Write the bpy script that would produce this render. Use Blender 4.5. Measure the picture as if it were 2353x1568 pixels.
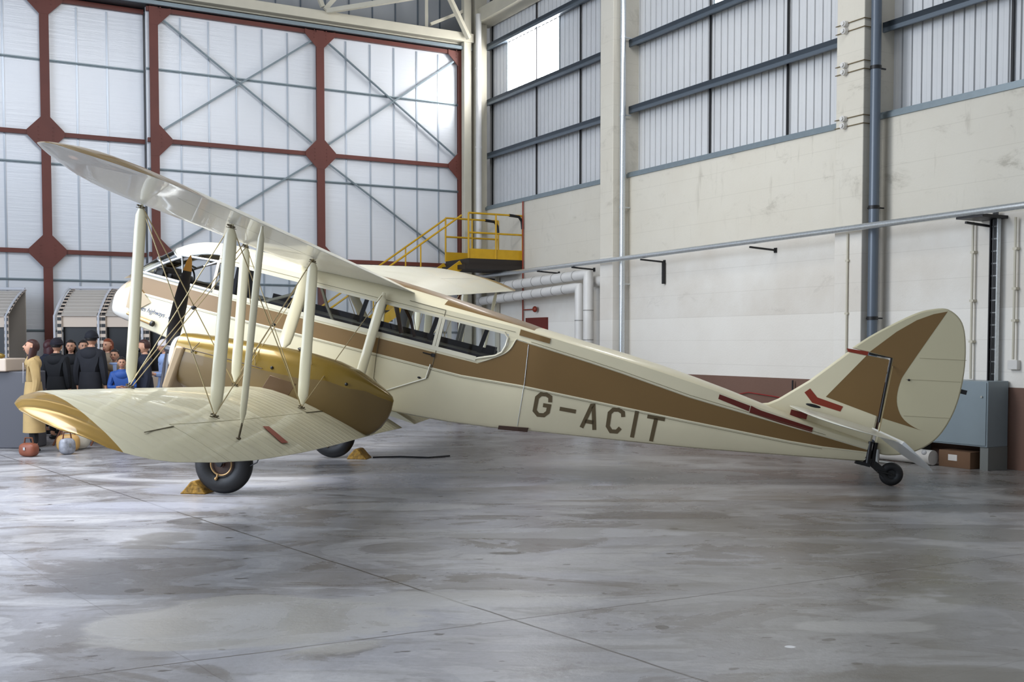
import bpy, bmesh, math, random
from mathutils import Vector, Matrix, Quaternion
random.seed(7)
R = math.radians
SC = bpy.context.scene
COL = SC.collection
for o in list(bpy.data.objects): bpy.data.objects.remove(o)

# ------------------------------------------------------------------ camera
cam_d = bpy.data.cameras.new('camera'); cam = bpy.data.objects.new('camera', cam_d); COL.objects.link(cam)
cam.location = (0, 0, 1.65); cam.rotation_euler = (R(90 - 2.4), 0, 0)
cam_d.sensor_width = 36; cam_d.lens = 2481 * 36 / 2353; cam_d.shift_y = 107 / 2353
cam_d.clip_end = 200
SC.camera = cam
# ------------------------------------------------------------------ light and exposure
SC.view_settings.view_transform = 'Standard'; SC.view_settings.look = 'None'
SC.view_settings.gamma = 1; SC.view_settings.use_curve_mapping = False
SC.view_settings.exposure = 0.13
W = bpy.data.worlds.new('world'); SC.world = W; W.use_nodes = True
bg = W.node_tree.nodes['Background']; bg.inputs[0].default_value = (0.86, 0.92, 1.0, 1); bg.inputs[1].default_value = 0.42
def area(name, loc, target, sx, sy, power, color, spread=180):
    d = bpy.data.lights.new(name, 'AREA'); d.shape = 'RECTANGLE'; d.size = sx; d.size_y = sy; d.energy = power; d.color = color; d.spread = R(spread)
    o = bpy.data.objects.new(name, d); COL.objects.link(o); o.location = loc
    v = Vector(target) - Vector(loc); o.rotation_euler = v.to_track_quat('-Z', 'Y').to_euler(); return o
area('hangar_door_daylight', (-14, 6, 5.5), (0, 12, 0.5), 12, 8, 1950, (0.72, 0.83, 1.0))
area('overhead_fill', (-4.0, 13, 10.7), (6.0, 19, 3.0), 3, 14, 430, (1.0, 0.99, 0.97), 110)  # added wall-washer, unseen, aimed to brighten the right wall
area('overhead_fill', (0, 11, 10.7), (-5.5, 25, 4.0), 10, 3, 330, (0.95, 0.97, 1.0), 110)  # second added wall-washer, brightens the door wall
area('overhead_fill', (-6, 10, 10.8), (-5, 10, 0), 5, 12, 1000, (0.92, 0.95, 1.0), 100)  # added overhead fill that lifts the wing tops and left floor

# ------------------------------------------------------------------ materials
def lin(c):
    return tuple(((x/255)/12.92 if x/255 <= 0.04045 else ((x/255+0.055)/1.055)**2.4) for x in c)
MATS = {}
def mat(name, rgb, rough=0.5, metal=0.0, spec=0.5, var=0.0, vscale=3.0, bump=0.0, bscale=30.0, bstretch=(1,1,1), emit=0, coat=0, alpha=1, trans=0):
    if name in MATS: return MATS[name]
    m = bpy.data.materials.new(name); m.use_nodes = True; nt = m.node_tree; b = nt.nodes['Principled BSDF']
    c = lin(rgb)
    b.inputs['Base Color'].default_value = (*c, 1); b.inputs['Roughness'].default_value = rough
    b.inputs['Metallic'].default_value = metal; b.inputs['Specular IOR Level'].default_value = spec
    b.inputs['Coat Weight'].default_value = coat
    if alpha < 1: b.inputs['Alpha'].default_value = alpha
    if trans: b.inputs['Transmission Weight'].default_value = trans
    if emit: b.inputs['Emission Color'].default_value = (*c, 1); b.inputs['Emission Strength'].default_value = emit
    tc = nt.nodes.new('ShaderNodeTexCoord')
    if var:
        n = nt.nodes.new('ShaderNodeTexNoise'); n.inputs['Scale'].default_value = vscale; n.inputs['Detail'].default_value = 6
        nt.links.new(tc.outputs['Object'], n.inputs['Vector'])
        r = nt.nodes.new('ShaderNodeValToRGB'); r.color_ramp.elements[0].position = 0.3; r.color_ramp.elements[1].position = 0.7
        r.color_ramp.elements[0].color = (*[x*(1-var) for x in c], 1); r.color_ramp.elements[1].color = (*[min(1, x*(1+var*.6)) for x in c], 1)
        nt.links.new(n.outputs['Fac'], r.inputs['Fac']); nt.links.new(r.outputs['Color'], b.inputs['Base Color'])
    if bump:
        mp = nt.nodes.new('ShaderNodeMapping'); mp.inputs['Scale'].default_value = bstretch
        nt.links.new(tc.outputs['Object'], mp.inputs['Vector'])
        n2 = nt.nodes.new('ShaderNodeTexNoise'); n2.inputs['Scale'].default_value = bscale; n2.inputs['Detail'].default_value = 3
        nt.links.new(mp.outputs['Vector'], n2.inputs['Vector'])
        bp = nt.nodes.new('ShaderNodeBump'); bp.inputs['Strength'].default_value = bump; bp.inputs['Distance'].default_value = 0.02
        nt.links.new(n2.outputs['Fac'], bp.inputs['Height']); nt.links.new(bp.outputs['Normal'], b.inputs['Normal'])
    MATS[name] = m; return m
class NT:
    """tiny helper for node maths"""
    def __init__(s, m): s.nt = m.node_tree; s.b = s.nt.nodes['Principled BSDF']
    def n(s, t, **k):
        x = s.nt.nodes.new(t)
        for a, v in k.items(): setattr(x, a, v)
        return x
    def set(s, sock, v):
        if isinstance(v, (int, float)): sock.default_value = v
        elif isinstance(v, tuple): sock.default_value = v if len(v) != 3 or sock.type != 'RGBA' else (*v, 1)
        else: s.nt.links.new(v, sock)
    def math(s, op, a, b=0.0, c=0.0):
        x = s.n('ShaderNodeMath', operation=op)
        s.set(x.inputs[0], a); s.set(x.inputs[1], b); s.set(x.inputs[2], c); return x.outputs[0]
    def mix(s, f, a, b):
        x = s.n('ShaderNodeMix', data_type='RGBA'); s.set(x.inputs[0], f); s.set(x.inputs[6], a); s.set(x.inputs[7], b); return x.outputs[2]
    def noise(s, vec, scale, detail=5, rough=.5, dist=0):
        x = s.n('ShaderNodeTexNoise'); s.set(x.inputs['Vector'], vec); s.set(x.inputs['Scale'], scale); s.set(x.inputs['Detail'], detail)
        s.set(x.inputs['Roughness'], rough); s.set(x.inputs['Distortion'], dist); return x.outputs['Fac']
    def step(s, v, lo, hi):
        x = s.n('ShaderNodeMapRange', interpolation_type='SMOOTHSTEP'); s.set(x.inputs[0], v); s.set(x.inputs[1], lo); s.set(x.inputs[2], hi); return x.outputs[0]
    def map(s, vec, scale=(1,1,1), rot=(0,0,0)):
        x = s.n('ShaderNodeMapping'); s.set(x.inputs[0], vec); x.inputs['Scale'].default_value = scale; x.inputs['Rotation'].default_value = rot; return x.outputs[0]
    def bump(s, h, strength, dist=0.01):
        x = s.n('ShaderNodeBump'); s.set(x.inputs['Strength'], strength); s.set(x.inputs['Distance'], dist); s.set(x.inputs['Height'], h); s.nt.links.new(x.outputs[0], s.b.inputs['Normal'])

cream = mat('cream_dope', (222, 213, 182), 0.36, var=0.05, vscale=1.5, coat=0.25)
white_cream = mat('white_cream_paint', (214, 208, 186), 0.3, coat=0.3)
nose_white = mat('nose_white_paint', (220, 217, 208), 0.12, coat=0.8, bump=0.05, bscale=3)
brown = mat('brown_paint', (122, 94, 52), 0.42, var=0.05, vscale=1.2, coat=0.1)
gold = mat('gold_paint', (134, 108, 40), 0.27, metal=0.3, coat=0.3)
gold_shaded = mat('shaded_gold_paint', (110, 88, 46), 0.40, metal=0.05, coat=0.1)  # the same gold, with the shade of the nacelle sides mixed in
strut_m = mat('strut_paint', (208, 200, 170), 0.25, coat=0.5)
silver = mat('silver_metal', (190, 192, 190), 0.3, metal=0.9)
steel = mat('galvanised_steel', (206, 211, 214), 0.28, metal=0.7, var=0.12, vscale=40)
wire_m = mat('bracing_wire_metal', (176, 158, 118), 0.35, metal=0.5)
dark_metal = mat('dark_metal', (40, 40, 42), 0.45, metal=0.4)
black = mat('black_paint', (12, 12, 14), 0.4)
rubber = mat('tyre_rubber', (22, 22, 24), 0.55, bump=0.1, bscale=60)
rust = mat('brown_hub', (60, 38, 26), 0.5)
brass = mat('brass_ring', (176, 142, 96), 0.35, metal=0.6)
redp = mat('red_paint', (132, 44, 22), 0.45)
dark_red = mat('dark_red_dope', (96, 26, 14), 0.5)
seam = mat('seam_line', (104, 96, 74), 0.6)
letter_m = mat('letter_paint', (92, 78, 52), 0.45)
blue_m = mat('blue_script_paint', (52, 70, 110), 0.5)
purple = mat('dark_trim', (44, 34, 46), 0.6)
leather = mat('brown_leather', (104, 60, 34), 0.5)
prop_tip = mat('propeller_tip_paint', (196, 140, 60), 0.35)
prop_m = mat('propeller_black', (26, 22, 30), 0.3, coat=0.3)
red_oxide = mat('red_oxide_steel', (102, 50, 40), 0.5, var=0.12, vscale=2)
gal = mat('grey_steel_rail', (132, 144, 150), 0.42, metal=0.45, var=0.06, vscale=10)
gal_dark = mat('grey_steel_dark', (92, 102, 112), 0.45, metal=0.35)
beam_cream = mat('cream_steel', (196, 190, 172), 0.5, var=0.06, vscale=3)
pipe_white = mat('white_pipe_paint', (214, 212, 208), 0.4, var=0.06, vscale=3)
yellow = mat('yellow_paint', (196, 152, 20), 0.45, var=0.08, vscale=6)
grey_cab = mat('grey_cabinet_paint', (132, 145, 152), 0.35, var=0.05, vscale=3)
blue_pipe = mat('grey_blue_pipe', (92, 102, 114), 0.35, metal=0.1)

glass = mat('aircraft_glazing', (225, 232, 238), 0.03, trans=1.0); glass.node_tree.nodes['Principled BSDF'].inputs['IOR'].default_value = 1.0
def make_glass():
    m = bpy.data.materials.new('clear_glazing'); m.use_nodes = True; nt = m.node_tree; nt.nodes.clear()
    out = nt.nodes.new('ShaderNodeOutputMaterial'); mx = nt.nodes.new('ShaderNodeMixShader')
    t = nt.nodes.new('ShaderNodeBsdfTransparent'); g = nt.nodes.new('ShaderNodeBsdfGlossy'); f = nt.nodes.new('ShaderNodeFresnel')
    t.inputs[0].default_value = (0.9, 0.93, 0.95, 1); g.inputs['Roughness'].default_value = 0.03; f.inputs[0].default_value = 1.5
    nt.links.new(f.outputs[0], mx.inputs[0]); nt.links.new(t.outputs[0], mx.inputs[1]); nt.links.new(g.outputs[0], mx.inputs[2]); nt.links.new(mx.outputs[0], out.inputs[0])
    return m
glass = make_glass()

# ------------------------------------------------------------------ mesh builder
class MB:
    def __init__(s): s.v = []; s.f = []; s.m = []
    def add(s, vs, fs, mi=0):
        k = len(s.v); s.v += [tuple(v) for v in vs]; s.f += [tuple(i+k for i in f) for f in fs]; s.m += [mi]*len(fs); return s
    def box(s, x0, x1, y0, y1, z0, z1, mi=0):
        vs = [(x,y,z) for z in (z0,z1) for y in (y0,y1) for x in (x0,x1)]
        return s.add(vs, [(0,2,3,1),(4,5,7,6),(0,1,5,4),(2,6,7,3),(0,4,6,2),(1,3,7,5)], mi)
    def bar(s, p0, p1, w, h, up=(0,0,1), mi=0):
        p0 = Vector(p0); p1 = Vector(p1); d = (p1-p0).normalized(); u = Vector(up)
        a = d.cross(u); a = a.normalized() if a.length > 1e-5 else Vector((1,0,0)); b = a.cross(d).normalized()
        vs = [p + a*i*w/2 + b*j*h/2 for p in (p0,p1) for j in (-1,1) for i in (-1,1)]
        return s.add(vs, [(0,2,3,1),(4,5,7,6),(0,1,5,4),(2,6,7,3),(0,4,6,2),(1,3,7,5)], mi)
    def loft(s, rings, closed=True, caps=True, mi=0, mf=None):
        n = len(rings[0]); k = len(s.v)
        for r in rings: s.v += [tuple(p) for p in r]
        for i in range(len(rings)-1):
            for j in range(n if closed else n-1):
                a = k+i*n+j; b = k+i*n+(j+1) % n
                s.f.append((a, b, b+n, a+n)); s.m.append(mf(i, j) if mf else mi)
        if caps and closed:
            s.f.append(tuple(k+j for j in reversed(range(n)))); s.m.append(mi)
            s.f.append(tuple(k+(len(rings)-1)*n+j for j in range(n))); s.m.append(mi)
        return s
    def tube(s, pts, r, n=10, mi=0, caps=True):
        pts = [Vector(p) for p in pts]; rr = r if isinstance(r, (list, tuple)) else [r]*len(pts)
        rings = []; ref = None
        for i, p in enumerate(pts):
            d = (pts[min(i+1, len(pts)-1)] - pts[max(i-1, 0)]).normalized()
            if ref is None:
                ref = d.orthogonal().normalized()
            ref = (ref - d*ref.dot(d)).normalized(); b = d.cross(ref)
            rings.append([p + (ref*math.cos(t)+b*math.sin(t))*rr[i] for t in [2*math.pi*q/n for q in range(n)]])
        return s.loft(rings, True, caps, mi)
    def prism(s, poly, axis, a0, a1, mi=0):
        """poly: 2D list; axis 'y': poly is (x,z) extruded over y ; 'z': (x,y) ; 'x': (y,z)"""
        def P(p, a): return {'y': (p[0], a, p[1]), 'z': (p[0], p[1], a), 'x': (a, p[0], p[1])}[axis]
        n = len(poly); vs = [P(p, a0) for p in poly] + [P(p, a1) for p in poly]
        fs = [(i, (i+1) % n, (i+1) % n+n, i+n) for i in range(n)] + [tuple(reversed(range(n))), tuple(range(n, 2*n))]
        return s.add(vs, fs, mi)
    def ell(s, c, r, nu=16, nv=10, mi=0, fn=None):
        rings = []
        for i in range(nv+1):
            ph = math.pi*i/nv; z = -math.cos(ph); q = max(math.sin(ph), 1e-3)
            ring = []
            for j in range(nu):
                t = 2*math.pi*j/nu; p = Vector((q*math.cos(t), q*math.sin(t), z))
                if fn: p = fn(p)
                ring.append((c[0]+p.x*r[0], c[1]+p.y*r[1], c[2]+p.z*r[2]))
            rings.append(ring)
        return s.loft(rings, True, True, mi)
    def cyl(s, c, axis, r, h, n=24, mi=0):
        a = Vector(axis).normalized(); c = Vector(c); return s.tube([c-a*h/2, c+a*h/2], r, n, mi)
    def torus(s, c, axis, R_, r, n=36, m=10, mi=0, sq=1.0):
        q = Vector((0,0,1)).rotation_difference(Vector(axis)); c = Vector(c); rings = []
        for i in range(n+1):
            t = 2*math.pi*i/n
            rings.append([c + q @ Vector(((R_+r*math.cos(u))*math.cos(t), (R_+r*math.cos(u))*math.sin(t), r*sq*math.sin(u))) for u in [2*math.pi*k/m for k in range(m)]])
        return s.loft(rings, True, False, mi)
    def build(s, name, mats, parent=None, smooth=True, bevel=0, mw=None, angle=40):
        me = bpy.data.meshes.new(name); me.from_pydata(s.v, [], s.f)
        bm = bmesh.new(); bm.from_mesh(me)
        for f, mi in zip(bm.faces, s.m): f.material_index = mi
        bmesh.ops.recalc_face_normals(bm, faces=bm.faces); bm.to_mesh(me); bm.free()
        for m in (mats if isinstance(mats, (list, tuple)) else [mats]): me.materials.append(m)
        if smooth:
            me.polygons.foreach_set('use_smooth', [True]*len(me.polygons))
            try: me.set_sharp_from_angle(angle=R(angle))
            except Exception: pass
        o = bpy.data.objects.new(name, me); COL.objects.link(o)
        if parent: o.parent = parent
        if mw is not None: o.matrix_world = mw
        if bevel:
            b = o.modifiers.new('bevel', 'BEVEL'); b.width = bevel; b.segments = 2; b.limit_method = 'ANGLE'
        return o
def tag(o, label=None, cat=None, group=None, kind=None):
    for k, v in (('label', label), ('category', cat), ('group', group), ('kind', kind)):
        if v: o[k] = v
    return o
def empty(name, mw, label=None, cat=None, group=None, kind=None):
    o = bpy.data.objects.new(name, None); COL.objects.link(o); o.empty_display_size = 0.2
    o.matrix_world = mw if isinstance(mw, Matrix) else Matrix.Translation(mw)
    return tag(o, label, cat, group, kind)
def copy_tree(o, parent=None):
    c = o.copy(); COL.objects.link(c); c.parent = parent
    if parent: c.matrix_parent_inverse = Matrix()
    for ch in [x for x in bpy.data.objects if x.parent == o]: copy_tree(ch, c)
    return c
def frame(origin, x, y, z):
    m = Matrix.Identity(4)
    for i in range(3): m[i][0] = x[i]; m[i][1] = y[i]; m[i][2] = z[i]; m[i][3] = origin[i]
    return m
T = Matrix.Translation

# wall frames: x along the wall, y into the room, z up
D = Vector((-0.48482, 0.87461, 0)); N = Vector((-0.87461, -0.48482, 0)); Zv = Vector((0, 0, 1))
P0 = Vector((6.5643, 13.7858, 0)); C0 = P0 + D*15.148
RW = frame(P0, D, N, Zv)                # right wall, x grows towards the far corner
LW = frame(C0, N, -D, Zv)               # door wall, x grows from the corner to the left

# ================================================================== SETTING
def floor_material():
    m = mat('concrete_floor', (150, 148, 148), 0.5); t = NT(m)
    tc = t.n('ShaderNodeTexCoord').outputs['Object']
    v1 = t.map(tc, (1, 1, 1)); st = t.map(tc, (0.62, 1.05, 1), (0, 0, R(-24)))
    big = t.noise(v1, 0.33, 6, .6, .6); mid = t.noise(st, .95, 7, .60, 1.3); fine = t.noise(v1, 26, 4, .6)
    sm = t.noise(t.map(tc, (.55, 1.3, 1), (0, 0, R(20))), 3.6, 5, .62, .8)
    streak = t.noise(t.map(tc, (0.5, 3.0, 1), (0, 0, R(-38))), 1.8, 6, .65, .5)
    col = t.mix(t.step(big, .38, .62), lin((136, 133, 133)), lin((166, 166, 172)))
    col = t.mix(t.math('MULTIPLY', t.step(mid, .535, .555), .50), col, lin((186, 185, 187)))
    col = t.mix(t.math('MULTIPLY', t.step(mid, .60, .62), .35), col, lin((206, 205, 206)))
    col = t.mix(t.math('MULTIPLY', t.step(t.math('SUBTRACT', 1, mid), .53, .60), .55), col, lin((98, 90, 82)))
    col = t.mix(t.math('MULTIPLY', t.step(streak, .52, .66), .40), col, lin((104, 99, 94)))
    col = t.mix(t.math('MULTIPLY', t.step(sm, .56, .66), .40), col, lin((100, 94, 90)))
    col = t.mix(t.math('MULTIPLY', t.step(t.math('SUBTRACT', 1, sm), .58, .66), .30), col, lin((188, 187, 190)))
    spk = t.noise(t.map(tc, (.8, 1.2, 1)), 7.5, 2, .4); col = t.mix(t.math('MULTIPLY', t.step(spk, .70, .735), .75), col, lin((66, 60, 57)))
    col = t.mix(t.math('MULTIPLY', t.step(fine, .35, .7), .14), col, lin((96, 92, 90)))
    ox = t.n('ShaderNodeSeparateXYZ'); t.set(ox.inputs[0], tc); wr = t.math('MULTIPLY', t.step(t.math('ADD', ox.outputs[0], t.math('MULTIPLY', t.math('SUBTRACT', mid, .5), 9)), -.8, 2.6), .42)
    col = t.mix(wr, col, lin((104, 98, 84)))  # dimmer, warmer light on the right side painted into the floor colour
    sep = t.n('ShaderNodeSeparateXYZ'); t.set(sep.inputs[0], tc); X, Y = sep.outputs[0], sep.outputs[1]
    wob = t.math('MULTIPLY', t.math('SUBTRACT', t.noise(v1, 3, 2), .5), .03)
    # expansion joints
    def joint(p, q, w, c):
        nonlocal col
        dx, dy = q[0]-p[0], q[1]-p[1]; L = math.hypot(dx, dy); nx, ny = -dy/L, dx/L
        e = t.math('ADD', t.math('ADD', t.math('MULTIPLY', X, nx), t.math('MULTIPLY', Y, ny)), -(p[0]*nx+p[1]*ny))
        e = t.math('ABSOLUTE', t.math('ADD', e, wob))
        f = t.math('MULTIPLY', t.math('LESS_THAN', e, w), c)
        col = t.mix(f, col, lin((74, 68, 64)))
    joint((-4.993, 12.627), (0.009, 6.359), .009, .9); joint((0.009, 6.359), (2.670, 7.698), .007, .8)
    joint((-3.7, 13.6), (1.9, 6.6), .004, .3); joint((-2.4, 14.4), (3.0, 7.6), .004, .35); joint((1.6, 5.0), (5.5, 7.0), .004, .3); joint((-6.4, 11.4), (-1.4, 5.2), .004, .35)
    joint((5.0, 12.6), (9.6, 15.5), .006, .5); joint((-1.4, 17.0), (6.2, 15.9), .01, .3)
    joint((-11, 10.2), (-4.0, 3.2), .006, .4)
    # oil marks, pale patches; the bluish ones are the door wall's reflection painted in
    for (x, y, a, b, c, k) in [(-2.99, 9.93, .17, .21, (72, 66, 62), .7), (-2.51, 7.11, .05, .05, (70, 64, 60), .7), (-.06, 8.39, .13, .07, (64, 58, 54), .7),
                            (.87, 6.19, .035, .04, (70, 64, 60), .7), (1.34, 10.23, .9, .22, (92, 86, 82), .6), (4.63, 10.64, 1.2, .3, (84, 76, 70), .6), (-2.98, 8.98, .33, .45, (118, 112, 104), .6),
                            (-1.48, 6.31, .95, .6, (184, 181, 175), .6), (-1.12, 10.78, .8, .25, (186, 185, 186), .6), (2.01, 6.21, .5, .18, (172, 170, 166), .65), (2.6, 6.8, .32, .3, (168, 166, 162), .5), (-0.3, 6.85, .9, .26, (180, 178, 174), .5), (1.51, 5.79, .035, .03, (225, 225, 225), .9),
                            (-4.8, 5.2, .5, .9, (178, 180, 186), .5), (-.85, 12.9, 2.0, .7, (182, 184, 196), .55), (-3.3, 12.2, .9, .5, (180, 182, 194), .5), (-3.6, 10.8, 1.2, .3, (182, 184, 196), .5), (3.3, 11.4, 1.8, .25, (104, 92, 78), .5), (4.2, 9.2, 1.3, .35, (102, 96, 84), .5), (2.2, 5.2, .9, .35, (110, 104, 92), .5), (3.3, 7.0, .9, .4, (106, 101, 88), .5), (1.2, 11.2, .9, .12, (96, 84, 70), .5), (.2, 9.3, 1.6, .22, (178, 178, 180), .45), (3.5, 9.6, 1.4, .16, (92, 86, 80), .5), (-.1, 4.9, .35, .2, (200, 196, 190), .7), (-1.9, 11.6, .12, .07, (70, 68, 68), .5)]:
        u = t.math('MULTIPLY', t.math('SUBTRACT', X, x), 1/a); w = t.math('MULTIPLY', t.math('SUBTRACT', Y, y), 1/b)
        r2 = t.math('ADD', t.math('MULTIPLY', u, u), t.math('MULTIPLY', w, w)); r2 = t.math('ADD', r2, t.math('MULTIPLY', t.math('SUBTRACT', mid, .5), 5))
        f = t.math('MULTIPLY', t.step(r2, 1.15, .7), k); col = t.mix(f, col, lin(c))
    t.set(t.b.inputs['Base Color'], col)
    t.set(t.b.inputs['Roughness'], t.math('ADD', t.math('MULTIPLY', mid, .42), .09))
    t.b.inputs['Specular IOR Level'].default_value = 0.6
    t.bump(t.math('ADD', fine, t.math('MULTIPLY', mid, 2)), .25, .006)
    return m
mb = MB(); mb.add([(-30, -8, 0), (22, -8, 0), (22, 40, 0), (-30, 40, 0)], [(0, 1, 2, 3)])
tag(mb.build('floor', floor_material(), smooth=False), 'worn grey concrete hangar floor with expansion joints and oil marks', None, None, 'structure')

def concrete_wall():
    m = mat('painted_concrete', (208, 202, 193), 0.75); t = NT(m)
    tc = t.n('ShaderNodeTexCoord').outputs['Object']; sep = t.n('ShaderNodeSeparateXYZ'); t.set(sep.inputs[0], tc); X, Z = sep.outputs[0], sep.outputs[2]
    n1 = t.noise(tc, .6, 6, .6); n2 = t.noise(t.map(tc, (1.1, 1, 2.0)), 1.1, 9, .72, .5); n3 = t.noise(t.map(tc, (4.5, 1, .8)), 1.3, 6, .65, .4)
    up = t.step(Z, 2.9, 4.6); hi = t.step(X, 9.0, 0.5)
    col = t.mix(t.step(n1, .3, .7), lin((212, 206, 196)), lin((226, 223, 216)))
    col = t.mix(t.math('MULTIPLY', t.step(Z, 3.32, 3.34), .7), col, lin((202, 196, 180)))
    col = t.mix(t.math('MULTIPLY', t.math('MULTIPLY', t.step(n2, .54, .74), up), t.math('MULTIPLY_ADD', hi, .5, .25)), col, lin((138, 131, 116)))
    col = t.mix(t.math('MULTIPLY', t.math('MULTIPLY', t.step(n3, .56, .76), up), .4), col, lin((140, 133, 118)))
    col = t.mix(t.math('MULTIPLY', t.step(n2, .62, .66), .10), col, lin((120, 112, 100)))
    low = t.math('LESS_THAN', Z, 2.1); col = t.mix(t.math('MULTIPLY', low, .55), col, lin((234, 231, 224)))
    # shutter board lines
    fr = t.math('FRACT', t.math('MULTIPLY', Z, 1/.42)); col = t.mix(t.math('MULTIPLY', t.math('LESS_THAN', fr, .02), .14), col, lin((120, 112, 100)))
    # brown painted dado
    dn = t.mix(n1, lin((104, 78, 66)), lin((120, 92, 80)))
    col = t.mix(t.math('LESS_THAN', Z, 1.065), col, dn)
    t.set(t.b.inputs['Base Color'], col); t.bump(t.math('ADD', n2, t.noise(tc, 30, 3)), .3, .008); return m
conc = concrete_wall()
# right wall: concrete below, profiled cladding above
mb = MB(); mb.box(-6, 15.15, -.3, 0, 0, 4.93)
tag(mb.build('wall_right', conc, mw=RW, smooth=False), 'painted concrete lower wall with brown dado', None, None, 'structure')
clad = mat('profiled_cladding', (206, 207, 208), 0.5, metal=0.0, var=0.05, vscale=1)
def cladding(x0, x1, holes, z0, z1, name):
    mb = MB(); pitch = .176; x = x0; prof = []
    while x < x1:
        prof += [(x, -.262), (x+.013, -.302), (x+.024, -.302), (x+.028, -.262), (x+.09, -.262), (x+.092, -.2645), (x+.10, -.2645), (x+.102, -.262)]; x += pitch
    prof.append((x1, -.262)); prof = [(min(a, x1), b) for a, b in prof]
    zz = sorted({z0, z1} | {h[2] for h in holes} | {h[3] for h in holes})
    for i in range(len(zz)-1):
        za, zb = zz[i], zz[i+1]; zm = (za+zb)/2
        for (xa, ya), (xb, yb) in zip(prof, prof[1:]):
            xm = (xa+xb)/2
            if xb-xa < 1e-6 or any(h[0] < xm < h[1] and h[2] < zm < h[3] for h in holes): continue
            mb.add([(xa, ya, za), (xb, yb, za), (xb, yb, zb), (xa, ya, zb)], [(0, 1, 2, 3)])
    return tag(mb.build(name, clad, mw=RW, smooth=False), None, None, None, 'structure')
cladding(-6, 15.15, [(11.84, 14.22, 7.66, 8.88), (4.62, 6.5, 7.66, 8.88)], 4.9, 11.0, 'wall_right_upper')
day = mat('daylight_sheet', (255, 255, 255), 0.5, emit=17)
for i, (a, b) in enumerate([(11.84, 14.22), (4.62, 6.5)]):
    w = empty('window_%d' % (i+1), RW @ T((a, 0, 7.66)), 'translucent daylight panel high in the metal cladding', None, None, 'structure')
    MB().box(0, b-a, -.31, -.30, 0, 1.22).build('pane', day, w, smooth=False)
    MB().box((b-a)*.43-.02, (b-a)*.43+.02, -.29, -.26, 0, 1.22).build('mullion', gal, w, smooth=False)
    MB().box(-.03, 0, -.32, -.25, 0, 1.22).box(b-a, b-a+.03, -.32, -.25, 0, 1.22).build('window_frame', gal, w, smooth=False)
k = 0
def trim(mb, m, mw, label, bevel=0, smooth=False):
    global k; k += 1
    return tag(mb.build('trim_%d' % k, m, mw=mw, smooth=smooth, bevel=bevel), label, None, None, 'structure')
# sheeting rails per bay: an angle shape
for (a, b) in [(9.0, 15.1), (2.95, 8.85), (-5.5, 2.45)]:
    for z in (6.28, 7.58, 8.93, 10.2):
        mb = MB(); mb.box(a, b, -.24, -.02, z-.06, z+.02); mb.box(a, b, -.06, -.02, z-.12, z+.02)
        trim(mb, gal_dark, RW, 'grey steel sheeting rail across the metal cladding')
    mb = MB(); mb.box(a, b, -.26, .03, 4.90, 4.97); mb.box(a, b, -.28, .0, 4.97, 5.0)
    trim(mb, gal, RW, 'grey steel sill at the foot of the cladding')
for s in (12.79, 10.92, 6.59, 4.61, .45, -1.4, 14.95):
    mb = MB(); mb.box(s-.016, s+.016, -.24, -.215, 5.0, 11.0)
    trim(mb, dark_metal if s not in (14.95,) else black, RW, 'thin dark vertical rod behind the sheeting rails')
for (a, b) in [(8.83, 9.28), (2.44, 2.97), (-3.6, -3.1)]:
    mb = MB(); mb.box(a, b, -.3, .35, 0, 11)
    trim(mb, conc, RW, 'concrete pilaster standing out from the right wall', bevel=.012)
# eaves beam and corner column
trim(MB().box(9.3, 15.1, -.2, .25, 9.42, 9.75), beam_cream, RW, 'cream steel eaves beam')
trim(MB().box(-.02, .3, .0, .30, 0, 11), beam_cream, LW, 'cream corner column')

# ---- hangar doors in the far wall
def door_panel_mat():
    m = mat('door_lining', (222, 225, 230), 0.3, metal=0.15); t = NT(m)
    tc = t.n('ShaderNodeTexCoord').outputs['Object']
    n1 = t.noise(t.map(tc, (.5, 1, 9)), 1.6, 6, .65, .2); n2 = t.noise(tc, .5, 3)
    col = t.mix(n2, lin((216, 217, 218)), lin((226, 230, 237))); t.set(t.b.inputs['Base Color'], col)
    t.set(t.b.inputs['Roughness'], t.math('ADD', t.math('MULTIPLY', n2, .10), .26)); t.bump(n1, .22, .02); return m
dmat = door_panel_mat(); joint_m = mat('panel_joint_strip', (172, 180, 190), .3, metal=.5)
zr = (3.53, 5.95, 8.70)
def gusset(mb, x, z, w, h, dirs=(-1, 1), updown=(-1, 1), y0=.10, y1=.125, blunt=.05):
    pts = []
    up = h if 1 in updown else .0; dn = h if -1 in updown else .0
    L = -w if -1 in dirs else -.09; Rr = w if 1 in dirs else .09
    pts = [(x-.09, z+up), (x+.09, z+up), (x+Rr, z+blunt) if Rr > .1 else (x+.09, z), (x+Rr, z-blunt) if Rr > .1 else (x+.09, z), (x+.09, z-dn), (x-.09, z-dn), (x+L, z-blunt) if L < -.1 else (x-.09, z), (x+L, z+blunt) if L < -.1 else (x-.09, z)]
    mb.prism(pts, 'y', y0, y1)
    for sx in (-1, 1):
        if (sx < 0 and L > -.1) or (sx > 0 and Rr < .1): continue
        for i in range(4): mb.cyl((x+sx*.14, y1+.005, z-.12+.08*i), (0, 1, 0), .014, .012, 8)
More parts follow.
